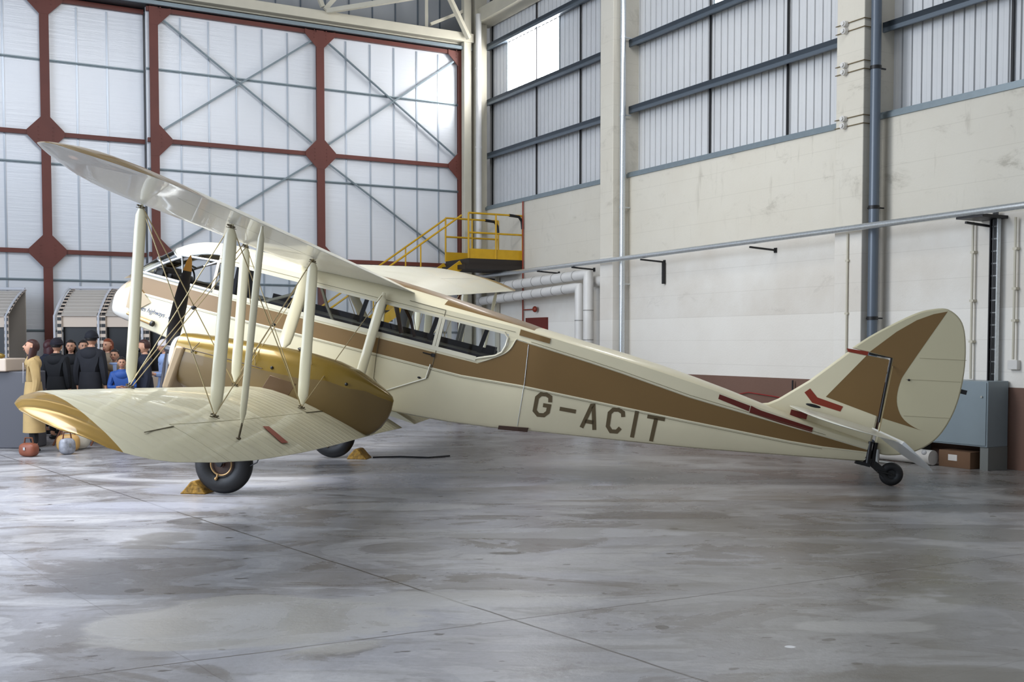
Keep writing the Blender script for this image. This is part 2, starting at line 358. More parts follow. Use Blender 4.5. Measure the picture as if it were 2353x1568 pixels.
def make_door(idx, x0, x1, cols, sash, yoff, braces, label):
    root = empty('door_%d' % idx, LW @ T((x0, yoff, 0)), label, None, None, 'structure')
    Wd = x1-x0
    MB().box(0, Wd, -.06, 0, 0, 8.75).build('door_lining', dmat, root, smooth=False)
    for s in sash:
        MB().box(s-x0-.018, s-x0+.018, 0, .014, .1, 8.62).build('panel_joint', joint_m, root, smooth=False)
    for z in (1.9, 2.95, 5.35, 7.46):
        mb = MB(); mb.box(0, Wd, .0, .05, z-.008, z+.018); mb.box(0, Wd, .0, .02, z-.03, z-.008)
        mb.build('grey_rail', gal, root, smooth=False)
    for c in cols:
        mb = MB(); mb.box(c-x0-.09, c-x0+.09, .1, .12, 0, 8.75); mb.box(c-x0-.012, c-x0+.012, 0, .1, 0, 8.75); mb.box(c-x0-.07, c-x0+.07, .0, .012, 0, 8.75)
        mb.build('column', red_oxide, root, smooth=False)
    for z in zr:
        mb = MB(); mb.box(0, Wd, .02, .10, z-.045, z+.045); mb.build('crossbeam', red_oxide, root, smooth=False)
        for c in cols:
            e0 = c-x0 < .2; e1 = Wd-(c-x0) < .25
            dirs = (1,) if e0 else ((-1,) if e1 else (-1, 1))
            mb = MB(); gusset(mb, c-x0, z, .36, .33, dirs, (-1,) if z > 8 else (-1, 1)); mb.build('gusset_plate', red_oxide, root, smooth=False)
    for (a, za, b, zb) in braces:
        mb = MB(); mb.bar((a-x0, .075, za), (b-x0, .075, zb), .012, .075, (0, 1, 0)); mb.bar((a-x0, .095, za), (b-x0, .095, zb), .04, .014, (0, 1, 0))
        mb.build('cross_brace', gal, root, smooth=False)
    return root
cs = [.58, 4.17, 7.84]
br = [(3.97, 5.75, .75, 3.62), (4.37, 5.75, 7.64, 3.62)]
for a, b in ((.75, 3.97), (4.37, 7.64)): br += [(a, 6.2, b, 8.5), (a, 8.5, b, 6.2)]
make_door(1, .48, 7.98, cs, [1.16, 1.73, 2.32, 2.92, 3.52, 4.91, 5.49, 6.07, 6.67, 7.27], 0, br, 'right leaf of the tall hangar door with crossed braces')
make_door(2, 7.98, 16.5, [9.95, 12.9, 16.2], [8.72, 9.32, 10.72, 11.3, 11.9, 12.4, 13.5, 14.1, 14.7, 15.3], -.32, [], 'left leaf of the tall hangar door')
mb = MB(); mb.box(-.8, 17, -.6, -.5, 0, 11.2)
tag(mb.build('wall_left', clad, mw=LW, smooth=False), None, None, None, 'structure')
mb = MB()
for i in range(28): mb.box(.9+i*.59, .93+i*.59, -.42, -.4, 8.8, 11.2, 1)
mb.box(.3, 17, -.44, -.42, 8.8, 11.2, 0)
tag(mb.build('wall_left_upper', [mat('upper_lining', (150, 153, 156), 0.5), gal_dark], mw=LW, smooth=False), None, None, None, 'structure')
mb = MB(); mb.box(.35, 17, -.1, .16, 8.80, 8.86); mb.box(.35, 17, -.4, .16, 8.76, 8.80)
trim(mb, dark_metal, LW, 'dark door track above the doors')
mb = MB(); mb.box(.35, 17, .12, .34, 8.93, 9.14); mb.box(.35, 17, .0, .12, 8.9, 8.95)
trim(mb, beam_cream, LW, 'cream steel beam carrying the door track', bevel=.01)
trim(MB().box(.35, 17, .18, .24, 8.76, 8.84), gal, LW, 'grey lower guide rail of the door track')
for p, q, w in [((4.2, .4, 9.2), (4.75, .4, 10.4), .09), ((4.15, .4, 9.15), (3.2, .5, 10.3), .10)]:
    trim(MB().bar(p, q, w, w), beam_cream, LW, 'cream roof truss web member')
def lw(p): return LW @ Vector(p)
def rw(p): return RW @ Vector(p)
def wtrim(p, q, w, label): trim(MB().bar(p, q, w, w), beam_cream, Matrix.Identity(4), label)
wtrim(lw((4.1, .4, 9.12)), rw((11.6, .2, 9.62)), .10, 'long shallow cream roof brace')
wtrim(lw((.55, .45, 8.98)), lw((1.5, .9, 10.1)), .10, 'steep cream roof brace')
wtrim(lw((1.45, .2, 9.25)), lw((.45, .2, 9.75)), .07, 'short cream roof brace')
wtrim(lw((1.55, .2, 9.1)), lw((1.55, .2, 10.4)), .07, 'upright cream roof post')
trim(MB().box(.40, .60, .14, .3, 0, 10.9), beam_cream, LW, 'cream steel column at the door jamb', bevel=.01)
mb = MB(); mb.tube([(.27, .42, 0), (.27, .42, 9.6)], .072, 20)
for z in (2, 4.2, 6.4, 8.3): mb.cyl((.27, .42, z), (0, 0, 1), .08, .05, 20)
tag(mb.build('rainwater_pipe', pipe_white, mw=LW), 'cream pipe standing in the corner beside the hangar door', 'pipe')
# roof
mb = MB(); mb.box(-30, 22, -2, 40, 11.0, 11.1)
tag(mb.build('ceiling', mat('roof_sheet', (150, 150, 148), .7), smooth=False), None, None, None, 'structure')

# ================================================================== THINGS ON THE RIGHT WALL
def downpipe(s, p, r, label, m, joints):
    mb = MB(); mb.tube([(s, p, 0.02), (s, p, 10.9)], r, 20)
    o = tag(mb.build('downpipe', m, mw=RW), label, 'pipe', None)
    for z in joints:
        c = MB(); c.cyl((s, p, z), (0, 0, 1), r*1.12, .05, 20); c.box(s-.01, s+.01, p-.2, p, z-.01, z+.01); c.cyl((s+r*1.3, p, z), (1, 0, 0), .012, .06, 8)
        c.build('pipe_clamp', dark_metal if m is blue_pipe else steel, o)
    return o
downpipe(8.73, .19, .058, 'slim galvanised downpipe against the farther concrete pilaster', steel, (2.8, 4.3, 6.1, 7.6))
downpipe(2.33, .23, .072, 'thick grey-blue downpipe against the nearer concrete pilaster', blue_pipe, (2.0, 3.6, 5.6))
mb = MB(); mb.tube([(15.0, .5, 3.22), (7.5, .5, 3.26), (-4, .5, 3.36)], .045, 14)
o = tag(mb.build('galvanised_pipe', steel, mw=RW), 'long galvanised pipe running along the right wall in front of the pilasters', 'pipe')
for s in (14.2, 11.4, 10.0, 7.6, 4.6, .5):
    c = MB(); c.bar((s, 0, 3.16), (s, .56, 3.19), .03, .03); c.box(s-.03, s+.03, 0, .02, 3.12, 3.2)
    c.build('pipe_bracket', dark_metal, o, smooth=False)
c = MB(); c.box(7.55, 7.6, .02, .07, 2.75, 3.15); c.build('hanger', dark_metal, o, smooth=False)
def lagged(pts, r, label, bands):
    mb = MB(); mb.tube(pts, r, 18)
    for (p, ax) in bands: mb.cyl(p, ax, r*1.04, .02, 18, 1)
    return tag(mb.build('lagged_pipe', [pipe_white, mat('pipe_band', (150, 148, 144), .4)], mw=RW), label, 'pipe', 'white lagged pipes on the right wall')
lagged([(14.45, .4, 2.93), (9.8, .4, 3.03), (9.62, .4, 3.03), (9.62, .4, 2.9), (9.62, .4, .05)], .105, 'upper white lagged pipe that turns down beside the pilaster', [((14.3-i*.42, .4, 2.935+i*.0088), (1, 0, 0)) for i in range(11)] + [((9.62, .4, z), (0, 0, 1)) for z in (2.3, 1.7)])
lagged([(14.45, .4, 2.64), (10.1, .4, 2.78), (9.95, .4, 2.78), (9.95, .4, 2.7), (9.95, .4, .05)], .10, 'lower white lagged pipe that turns down nearest the corner', [((14.3-i*.42, .4, 2.645+i*.013), (1, 0, 0)) for i in range(10)] + [((9.95, .4, z), (0, 0, 1)) for z in (2.1, 1.5)])
MBp = MB(); MBp.tube([(9.9, .14, 2.9), (9.3, .14, 2.9)], .11, 16)
tag(MBp.build('lagged_pipe', pipe_white, mw=RW), 'short white pipe stub entering the pilaster behind the lagged pipes', 'pipe')
# red alarm pipe and bell, red cabinet
o = tag(MB().tube([(12.93, .05, .3), (12.93, .05, 4.9)], .018, 8).build('alarm_conduit', redp, mw=RW), 'thin red conduit rising up the wall left of the alarm bell', 'conduit')
al = empty('alarm_bell', RW @ T((12.31, 0, 2.40)), 'small red alarm bell on a red arm on the right wall', 'bell')
MB().tube([(.59, .06, 0), (.02, .06, 0)], .013, 8).build('arm', redp, al); MB().ell((0, .09, 0), (.075, .05, .07)).build('bell', redp, al)
fc = empty('fire_hose_cabinet', RW @ T((11.87, 0, 1.55)), 'dark red fire cabinet on the right wall behind the fuselage', 'cabinet')
MB().box(0, .92, .0, .06, 0, .66).build('frame', dark_red, fc, smooth=False); MB().box(.06, .55, .06, .075, .05, .42).build('red_panel', mat('bright_red', (190, 24, 14), .4), fc, smooth=False)
# clamps on pilaster
for i, z in enumerate((6.26, 5.66, 4.88)):
    pos = ('topmost', 'middle', 'lowest')[i]
    cl = empty('cable_strap', RW @ T((2.70, .35, z)), '%s pair of wires with white insulators strapped round the nearer pilaster' % pos, 'cable strap', 'cable straps on the pilaster')
    for dz in (-.06, .06):
        MB().tube([(.28, .012, dz), (-.27, .012, dz), (-.275, -.12, dz)], .008, 6).build('wire', mat('rusty_wire', (112, 98, 72), .6), cl)
        mb = MB(); mb.cyl((.08, .04, dz*.85), (0, 1, 0), .045, .07, 14); mb.cyl((.08, .08, dz*.85), (0, 1, 0), .03, .04, 12); mb.build('insulator', pipe_white, cl)
# conduits
def conduit(s, p, z0, z1, label, r=.016):
    mb = MB(); mb.tube([(s, p, z0), (s, p, z1)], r, 8); o = tag(mb.build('conduit', beam_cream, mw=RW), label, 'conduit', 'vertical conduits on the right wall')
    for z in [z0+.5, (z0+z1)/2, z1-.4]: MB().box(s-.03, s+.03, 0 if p < .2 else p-.03, p+.015, z-.015, z+.015).build('saddle', beam_cream, o, smooth=False)
    return o
conduit(2.69, .37, .9, 3.25, 'thin cream conduit on the face of the nearer pilaster')
conduit(.78, .06, 1.16, 3.25, 'thin cream conduit rising from the left end of the grey cabinet')
conduit(.145, .06, 1.43, 3.25, 'thin cream conduit ending at the small white socket box')
tag(MB().box(.08, .22, 0, .07, 1.30, 1.42).build('socket_box', pipe_white, mw=RW, smooth=False, bevel=.005), 'small white socket box on the wall at the far right', 'socket')
cl = empty('cable_ladder', RW @ T((.42, 0, 1.15)), 'vertical black cable ladder with cables running down to the grey cabinet', 'cable ladder')
for x in (-.055, .055): MB().box(x-.008, x+.008, .06, .12, 0, 2.15).build('side_rail', steel if x < 0 else dark_metal, cl, smooth=False)
for i in range(13): MB().box(-.05, .05, .075, .09, .08+i*.16, .095+i*.16).build('rung', steel, cl, smooth=False)
for x in (-.03, -.012, .006, .024, .036): MB().tube([(x, .085, 2.2), (x, .082, 1.0), (x*1.1, .085, .0)], .0095, 7).build('cable', black, cl)
MB().box(-.12, .28, 0, .5, 2.10, 2.14).build('top_bracket', dark_metal, cl, smooth=False)
# grey electrical cabinet
cb = empty('electrical_cabinet', RW @ T((.23, .02, 0)), 'large grey metal electrical cabinet on legs at the right wall', 'cabinet')
MB().box(0, 1.32, 0, .40, .30, 1.15).build('body', grey_cab, cb, smooth=False, bevel=.008)
MB().box(.02, 1.30, .40, .412, .32, 1.13).build('door', grey_cab, cb, smooth=False, bevel=.004)
MB().cyl((.08, .42, .95), (0, 1, 0), .015, .02, 12).build('lock', silver, cb)
for x in (0, 1.2): MB().box(x, x+.12, 0, .38, 0, .30).build('leg', mat('grey_leg', (118, 122, 120), .5), cb, smooth=False)
bx = empty('cardboard_box', RW @ T((.45, .12, 0)), 'brown cardboard box on the floor under the grey cabinet', 'box')
MB().box(0, .49, 0, .34, 0, .22).build('carton', mat('cardboard', (112, 84, 62), .8, var=.1), bx, smooth=False, bevel=.004)
MB().box(.2, .34, .34, .343, .09, .17).build('shipping_label', pipe_white, bx, smooth=False)
tb = tag(MB().tube([(.98, .52, .105), (3.3, .55, .105)], .10, 20).build('white_tube', pipe_white, mw=RW), 'fat white tube lying on the floor along the wall behind the tail', 'tube')
tag(MB().tube([(1.3, .9, .02), (3.6, .95, .02)], .018, 8).build('metal_rod', silver, mw=RW), 'thin metal rod lying on the floor behind the tail wheel', 'rod')
mb = MB(); mb.tube([(5.9, .03, .62), (5.6, .03, .74), (5.2, .03, .8), (4.6, .03, .76), (3.9, .03, .70), (3.3, .03, .69)], .008, 6)
tag(mb.build('red_hose', mat('red_hose', (150, 30, 30), .5), mw=RW), 'thin red hose looped along the brown dado', 'hose')
for s, z1, lab in ((4.12, 1.04, 'thin dark upright pipe on the brown dado behind the tail'), (4.7, .62, 'short dark stub pipe on the brown dado')):
    tag(MB().tube([(s, .06, .02), (s, .06, z1)], .014, 8).build('upright_pipe', dark_metal, mw=RW), lab, 'pipe')

# ---- yellow stair platform at the corner
st = empty('access_stair', LW @ T((-.2, 0, 0)), 'yellow steel access platform with railings and a flight of stairs in the corner', 'stairs')
# local: x away from the right wall (0..), y away from door wall
zp = 3.55
x0, x1, y0, y1 = .22, 1.62, .95, 2.15
MB().box(x0, x1, y0, y1, zp-.14, zp).box(x0+.05, x1+.12, y0+.05, y1+.05, zp-.24, zp-.14).build('platform_deck', mat('dark_grating', (38, 30, 24), .6), st, smooth=False)
def kick(a, b, c, d): MB().box(a, b, c, d, zp, zp+.22).build('kickboard', yellow, st, smooth=False)
kick(x0, x1, y1-.02, y1); kick(x0, x0+.02, y0, y1); kick(x0+.0, x1, y0, y0+.02)
for (x, y) in [(x0, y0), (x0, y1), (x1, y0), (x1, y1), ((x0+x1)/2, y1), ((x0+x1)/2, y0)]:
    MB().tube([(x, y, zp), (x, y, zp+1.02)], .022, 8).build('rail_post', yellow, st)
for z in (zp+.58, zp+1.02):
    MB().tube([(x1, y1, z), (x0, y1, z)], .022, 8).build('handrail', yellow, st)
    MB().tube([(x1, y0, z), (x0, y0, z)], .022, 8).build('handrail', yellow, st)
for y in (y0, y1):
    MB().tube([(x0+.35, y, zp+1.02), (x0+.1, y, zp+1.0), (x0+.02, y, zp+.9), (x0, y, zp+.72)], .034, 10).build('rubber_sleeve', black, st)
run = 5.0
for y in (y0, y1-.35):
    MB().bar((x1, y, zp-.12), (x1+run, y, .05), .04, .2).build('stringer', yellow, st, smooth=False)
    for dz in (1.0,):
        MB().tube([(x1, y, zp+dz), (x1+run, y, dz+.1)], .022, 8).build('stair_rail', yellow, st)
    for i in range(4):
        t_ = (i+.9)/4.4; MB().tube([(x1+run*t_, y, zp*(1-t_)-.05), (x1+run*t_, y, zp*(1-t_)+1.0)], .018, 8).build('stair_post', yellow, st)
for i in range(15):
    t_ = (i+.5)/15; MB().box(x1+run*t_-.13, x1+run*t_+.13, y0, y1-.35, zp*(1-t_)-.14, zp*(1-t_)-.11).build('tread', MATS['dark_grating'], st, smooth=False)
for x in (x0+.06, x1-.06): MB().box(x-.04, x+.04, y0+.02, y0+.1, 0, zp-.2).build('support_post', beam_cream, st, smooth=False)

# ================================================================== THE BIPLANE
yaw = R(-9.0); P = R(14.0)
ex = Vector((math.cos(yaw)*math.cos(P), math.sin(yaw)*math.cos(P), -math.sin(P)))
ey = Vector((-math.sin(yaw), math.cos(yaw), 0)); ez = ex.cross(ey)
OR = Vector((-2.8401, 13.5150, 0))
AC = frame(OR, ex, ey, ez)
plane = empty('biplane', AC, 'vintage cream and gold-brown twin-engined biplane parked nose-left, registration G-ACIT on its side', 'aircraft')
def catmull(pts, n=6, closed=False):
    out = []; L = len(pts)
    rng = range(L) if closed else range(L-1)
    for i in rng:
        p0, p1, p2, p3 = [Vector(pts[(i+k_) % L] if closed else pts[min(max(i+k_, 0), L-1)]) for k_ in (-1, 0, 1, 2)]
        for j in range(n):
            t = j/n; out.append(.5*((2*p1)+(-p0+p2)*t+(2*p0-5*p1+4*p2-p3)*t*t+(-p0+3*p1-3*p2+p3)*t**3))
    if not closed: out.append(Vector(pts[-1]))
    return out
def interp(tab, x):
    if x <= tab[0][0]: return tab[0][1]
    for (a, va), (b, vb) in zip(tab, tab[1:]):
        if x <= b: return va+(vb-va)*(x-a)/(b-a)
    return tab[-1][1]
HW = [(-2.25, .40), (-1.9, .47), (-1.2, .62), (2.8, .62), (7.15, .045)]
ZB = [(-2.25, 1.375), (-1.92, 1.35), (-1.2, 1.27), (-.5, 1.21), (.6, 1.165), (1.34, 1.18), (2.0, 1.235), (2.5, 1.30), (2.92, 1.37), (4.77, 1.63), (6.64, 1.95), (6.9, 2.0)]
BL = [(-2.25, 1.79), (2.0, 1.81), (2.72, 1.87), (4.46, 1.93), (6.04, 2.0), (6.7, 2.08), (6.9, 2.1)]
BT = [(-2.25, 1.985), (2.15, 1.985), (2.28, 2.06), (2.43, 2.17), (2.50, 2.26), (2.53, 2.36), (3.63, 2.29), (4.63, 2.19), (6.2, 2.125), (6.7, 2.10), (6.9, 2.11)]
ZT = [(-1.5, 2.50), (2.6, 2.50), (3.77, 2.43), (4.43, 2.385), (5.05, 2.32), (5.44, 2.27), (6.2, 2.20), (6.9, 2.15)]
CR = [(-1.5, .13), (-.4, .13), (.2, .20), (.7, .20), (1.4, .165), (2.05, .11), (2.7, .055), (4, .07), (5.2, .055), (6.9, .03)]
# fuselage lower shell
xs = [-2.25, -2.1, -1.9, -1.6, -1.2, -.8, -.4, 0, .4, .8, 1.2, 1.6, 2.0, 2.15, 2.28, 2.43, 2.5, 2.53, 2.7, 2.8, 3.0, 3.4, 3.8, 4.2, 4.6, 5.0, 5.44, 5.8, 6.2, 6.5, 6.62, 6.70]
def side_row(x):
    h = interp(HW, x); zb = interp(ZB, x); bl = interp(BL, x); bt = interp(BT, x); r = min(.05, h*.5)
    sill = 2.04 if x <= 2.53 else bt+.0
    rows = [(0, zb), (h-r, zb), (h-r*.3, zb+r*.3), (h, zb+r), (h, max(bl, zb+r+.005)), (h, max(bt, bl+.005)), (h, max(2.04, bt+.004) if x <= 2.53 else bt+.004)]
    return rows
def both(mb_fn):
    for s in (-1, 1): mb_fn(s)
mb = MB()
for s in (-1, 1):
    rings = [[(x, s*a, b) for a, b in side_row(x)] for x in xs]
    mb.loft(rings, closed=False, mf=lambda i, j: 1 if j == 4 and xs[i] >= -2.25 else 0)
# aft upper sides, roof
xa = [x for x in xs if x >= 2.43]
def up_row(x, s, z0): 
    h = interp(HW, x); zt = interp(ZT, x); c = interp(CR, x)
    return [(x, s*h, z0), (x, s*h, zt), (x, s*h*.93, zt+c*.35), (x, s*h*.7, zt+c*.75), (x, s*h*.35, zt+c*.96), (x, 0, zt+c)]
for s in (-1, 1):
    mb.loft([up_row(x, s, interp(BT, x) if x > 2.53 else 2.38) for x in xa], closed=False, mf=lambda i, j: 1 if j >= 2 and xa[i] < 2.65 else 0)
    # window aft corner infill
    h = .62*s
    corner = [(2.15, 2.04), (2.36, 2.14), (2.42, 2.20), (2.445, 2.28), (2.445, 2.38), (2.55, 2.38), (2.55, 2.10), (2.45, 2.04)]
    mb.prism(corner, 'y', h-.004*s, h-.03*s)
    mb.prism([(2.43, 2.30), (2.53, 2.36), (2.56, 2.5), (2.43, 2.5)], 'y', h-.001*s, h-.03*s)
xc = [x/10 for x in range(-12, 25, 4)] + [2.43]
for s in (-1, 1):
    mb.loft([up_row(x, s, 2.40) for x in xc], closed=False, mf=lambda i, j: 1 if xc[i] > .1 and (j >= 3 or (j == 2 and xc[i] > 1.3)) else 0)
# thin the window band at cockpit rear: quarter panel
mb.build('fuselage', [cream, brown], plane, angle=35)
# windows: sills, posts, frames as part
mb = MB()
for s in (-1, 1):
    y = .62*s
    mb.bar((-1.2, y, 2.035), (2.12, y, 2.035), .02, .05, (0, 0, 1)); mb.bar((-1.2, y, 2.405), (2.38, y, 2.405), .02, .03)
    mb.tube([(2.12, y, 2.035), (2.33, y, 2.12), (2.40, y, 2.18), (2.425, y, 2.26), (2.43, y, 2.36), (2.38, y, 2.405)], .014, 8)
    for x in (.86, 1.60, 1.64, -1.2): mb.bar((x, y, 2.04), (x+.005, y, 2.41), .022, .035, (1, 0, 0))
mb.build('window_frames', white_cream, plane)
for s in (-1, 1):
    mb = MB(); mb.box(.80, .91, .60*s-.012, .60*s+.012, 2.045, 2.41); mb.build('door_post', mat('grey_post', (150, 148, 146), .4, metal=.4), plane, smooth=False)
mb = MB()
for s in (-1, 1):
    y = .612*s
    mb.add([(-1.2, y, 2.04), (2.15, y, 2.04), (2.40, y, 2.16), (2.43, y, 2.40), (-1.2, y, 2.40)], [(0, 1, 2, 3, 4)])
mb.build('cabin_glazing', glass, plane, smooth=False)
# belt pinstripes
mb = MB()
for s in (-1, 1):
    for tab, dz in ((BL, -.012), (BT, .012)):
        pts = [(x, s*(interp(HW, x)+.002), interp(tab, x)+dz) for x in xs if not (tab is BT and x < 2.5)]
        mb.tube(pts, .0045, 6)
    cor = catmull([(2.0, 1.99), (2.17, 2.0), (2.30, 2.07), (2.43, 2.16), (2.49, 2.24), (2.52, 2.34)], 4)
    mb.tube([(p[0]+.0, s*.6215, p[1]+.012) for p in cor], .006, 6)
mb.build('belt_moulding', white_cream, plane)
mb = MB()
for s in (-1, 1):
    pts = [(x, s*(interp(HW, x)+.004), interp(BL, x)-.03) for x in xs if x < 6.5]; mb.tube(pts, .0022, 5)
    pts = [(x, s*(interp(HW, x)+.004), interp(BT, x)+.03) for x in xs if 2.55 < x < 6.5]; mb.tube(pts, .0022, 5)
    # cabin door outline
    mb.tube([(.94, s*.622, 2.0), (.96, s*.622, 1.75), (.99, s*.622, 1.51), (1.14, s*.622, 1.40), (1.62, s*.622, 1.68), (1.64, s*.622, 1.84), (1.64, s*.622, 2.42), (1.64, s*.622, 2.495), (1.2, s*.622, 2.50)], .0035, 5)
    mb.tube([(-1.2, s*.622, 2.44), (2.5, s*.622, 2.445)], .0022, 5)
mb.build('panel_seams', seam, plane)
mb = MB()
mb.tube([(1.17, -.625, 1.41), (1.6, -.625, 1.665), (1.615, -.625, 1.84)], .009, 8); mb.build('door_edge_trim', white_cream, plane)
mb = MB(); mb.box(1.60, 1.64, -.64, -.62, 1.93, 1.97); mb.tube([(1.60, -.645, 1.95), (1.50, -.65, 1.952)], .008, 6); mb.build('door_handle', dark_metal, plane)
MB().ell((1.52, -.625, 1.655), (.022, .008, .012)).build('door_latch', dark_metal, plane)
mb = MB()
mb.tube([(2.68, -.623, 2.34), (2.74, -.624, 1.9), (2.78, -.624, 1.4)], .0035, 6); mb.build('drain_line', silver, plane)
# red and brown uncovered patches
def patch(name, poly, m, side=-1, t=.004, flat=False):
    # poly: top-left, bottom-left, bottom-right, (top-right ...) drawn as a thin shell that follows the curved side
    xa_, xb_ = min(p[0] for p in poly), max(p[0] for p in poly); bl_, br_ = poly[1], poly[2]; tops = sorted([poly[0]]+list(poly[3:]))
    mb = MB(); rings = []
    for i in range(13):
        u = i/12; x = xa_+(xb_-xa_)*u; zb_ = bl_[1]+(br_[1]-bl_[1])*u; zt_ = interp(tops, x); h_ = interp(HW, x)
        rings.append([(x, side*(h_-.004), zb_), (x, side*(h_+t), zb_), (x, side*(h_+t), zt_), (x, side*(h_-.004), zt_)])
    mb.loft(rings)
    return mb.build(name, m, plane, smooth=False)
patch('inspection_strip', [(4.92, 2.315), (4.93, 2.26), (5.28, 2.205), (5.29, 2.27)], dark_red)
patch('inspection_strip', [(5.30, 2.275), (5.31, 2.19), (6.0, 2.135), (6.04, 2.20), (5.4, 2.25)], dark_red)
patch('inspection_strip', [(2.55, 2.49), (2.56, 2.42), (2.90, 2.41), (2.91, 2.47)], brown, t=.008)
patch('belly_step', [(2.57, 1.35), (2.58, 1.305), (2.90, 1.36), (2.91, 1.41)], MATS['brown_hub'], t=.015)
# registration letters
def strokes(name, lines, w, m, parent=plane):
    mb = MB(); lift = .003
    for ln in lines:
        L = []; Rr = []
        for i, p in enumerate(ln):
            p = Vector(p); d0 = (p-Vector(ln[i-1])).normalized() if i else None; d1 = (Vector(ln[i+1])-p).normalized() if i < len(ln)-1 else None
            d = ((d0 or d1)+(d1 or d0)).normalized(); nn = Vector((-d.y, d.x)); k_ = 1/max(.5, nn.dot(Vector((-(d1 or d0).y, (d1 or d0).x))))
            L.append(p+nn*w/2*k_); Rr.append(p-nn*w/2*k_)
        for i in range(len(ln)-1):
            q = [L[i], L[i+1], Rr[i+1], Rr[i]]
            mb.add([(v.x, -(interp(HW, v.x)+lift), v.y) for v in q] , [(0, 1, 2, 3)])
    return mb.build(name, m, parent, smooth=False)
LET = {'letter_g': [[(3.079, 1.757), (3.066, 1.815), (3.016, 1.835), (2.955, 1.822), (2.921, 1.774), (2.930, 1.62), (2.98, 1.583), (3.045, 1.594), (3.08, 1.639), (3.078, 1.712), (3.008, 1.706)]],
       'hyphen': [[(3.202, 1.712), (3.389, 1.724)]],
       'letter_a': [[(3.495, 1.56), (3.548, 1.835), (3.566, 1.84), (3.644, 1.57)], [(3.515, 1.642), (3.62, 1.652)]],
       'letter_c': [[(3.927, 1.795), (3.911, 1.844), (3.856, 1.864), (3.797, 1.849), (3.766, 1.802), (3.782, 1.65), (3.83, 1.601), (3.896, 1.612), (3.925, 1.665)]],
       'letter_i': [[(4.063, 1.90), (4.081, 1.590)]],
       'letter_t': [[(4.191, 1.871), (4.393, 1.884)], [(4.293, 1.875), (4.302, 1.60)]]}
for nm, ls in LET.items(): strokes(nm, ls, .046, letter_m)
# ---- nose
def sup(x, zb, zt, h, n=24, e=2.6):
    zc = (zb+zt)/2; hh = (zt-zb)/2; out = []
    for i in range(n):
        t = 2*math.pi*i/n; c, s_ = math.cos(t), math.sin(t)
        out.append((x, h*math.copysign(abs(c)**(2/e), c), zc+hh*math.copysign(abs(s_)**(2/e), s_)))
    return out
NS = [(-2.70, 1.50, 1.62, .06), (-2.69, 1.46, 1.67, .12), (-2.665, 1.42, 1.715, .18), (-2.63, 1.40, 1.76, .23), (-2.56, 1.385, 1.835, .29), (-2.47, 1.375, 1.92, .335), (-2.37, 1.37, 1.99, .375), (-2.22, 1.372, 2.03, .405)]
NOSE_MF = lambda i, j: 1 if (1 <= j <= 10 and NS[i][0] > -9 and ((NS[i][1]+NS[i][2])/2 + (NS[i][2]-NS[i][1])/2*math.sin(2*math.pi*(j+.5)/24)) > 1.71) else 0
mb = MB(); mb.loft([sup(*s_[:4], e=2.6+.5*i/3) for i, s_ in enumerate(NS)], mf=NOSE_MF)
mb.build('nose_cone', [nose_white, mat('nose_tan_paint', (176, 158, 134), .3, coat=.4)], plane)
for s in (-1, 1):
    mb = MB(); pts = [(-2.36, 1.86, .385), (-2.25, 1.86, .41), (-2.02, 1.70, .455), (-2.2, 1.56, .42), (-2.36, 1.56, .39)]
    a = [(x, s*(w+.006), z) for x, z, w in pts]; mb.add(a, [(0, 1, 2, 3, 4)]); mb.build('nose_arrow', mat('arrow_tan', (160, 142, 112), .4), plane, smooth=False)
mb = MB(); mb.tube([(-2.30, -.44, 1.50), (-2.1, -.47, 1.475), (-1.93, -.50, 1.46)], [.02, .026, .03], 12); mb.build('landing_lamp_tube', brass, plane)
MB().cyl((-1.92, -.503, 1.459), (1, -.1, -.1), .036, .03, 18).build('tube_opening', black, plane)
# script on nose
try:
    fc_ = bpy.data.curves.new('script', 'FONT'); fc_.body = 'ies highways . ds'; fc_.size = .085; fc_.shear = .5; fc_.space_character = 1.0
    fo = bpy.data.objects.new('script_tmp', fc_); COL.objects.link(fo); bpy.context.view_layer.update()
    me = bpy.data.meshes.new_from_object(fo.evaluated_get(bpy.context.evaluated_depsgraph_get())); bpy.data.objects.remove(fo)
    me.materials.clear(); me.materials.append(blue_m)
    wd = max(v.co.x for v in me.vertices)
    for v in me.vertices:
        x = -2.16+v.co.x/wd*.50; v.co = (x, -(interp(HW, x)+.004), 1.575+v.co.y-(x+2.16)*.02)
    so = bpy.data.objects.new('nose_script', me); COL.objects.link(so); so.parent = plane
except Exception as e: print('script failed', e)
# ---- cockpit canopy
S2 = [(-2.22, 2.035), (-2.08, 2.13), (-1.9, 2.245), (-1.7, 2.35), (-1.5, 2.43), (-1.3, 2.475), (-1.15, 2.49)]
T2 = [(-2.46, 2.0), (-2.30, 2.16), (-2.10, 2.32), (-1.88, 2.48), (-1.66, 2.575), (-1.4, 2.62), (-1.1, 2.63)]
S2 = [tuple(p) for p in catmull(S2, 3)]; T2 = [tuple(p) for p in catmull(T2, 3)]
def hwc(x): return interp(HW, x)*.97
mb = MB(); rings = []
for (sx, sz), (tx, tz) in zip(S2, T2):
    ring = []
    for j in range(13):
        u = -1+j/6; a = abs(u)**2.2; ring.append((tx+(sx-tx)*a, hwc(sx)*(math.sin(u*math.pi/2)), tz+(sz-tz)*(1-math.cos(u*math.pi/2))**1.1))
    rings.append(ring)
cut = 8
mb.loft(rings[:cut+1], closed=False); mb.build('windscreen', glass, plane)
mb = MB(); mb.loft(rings[cut:], closed=False)
last = rings[-1]; roof = [(-1.0, p[1], 2.5+.13*(1-(abs(p[1])/.6)**3)) for p in last]
mb.loft([last, roof], closed=False); mb.build('cockpit_roof', white_cream, plane)
mb = MB()
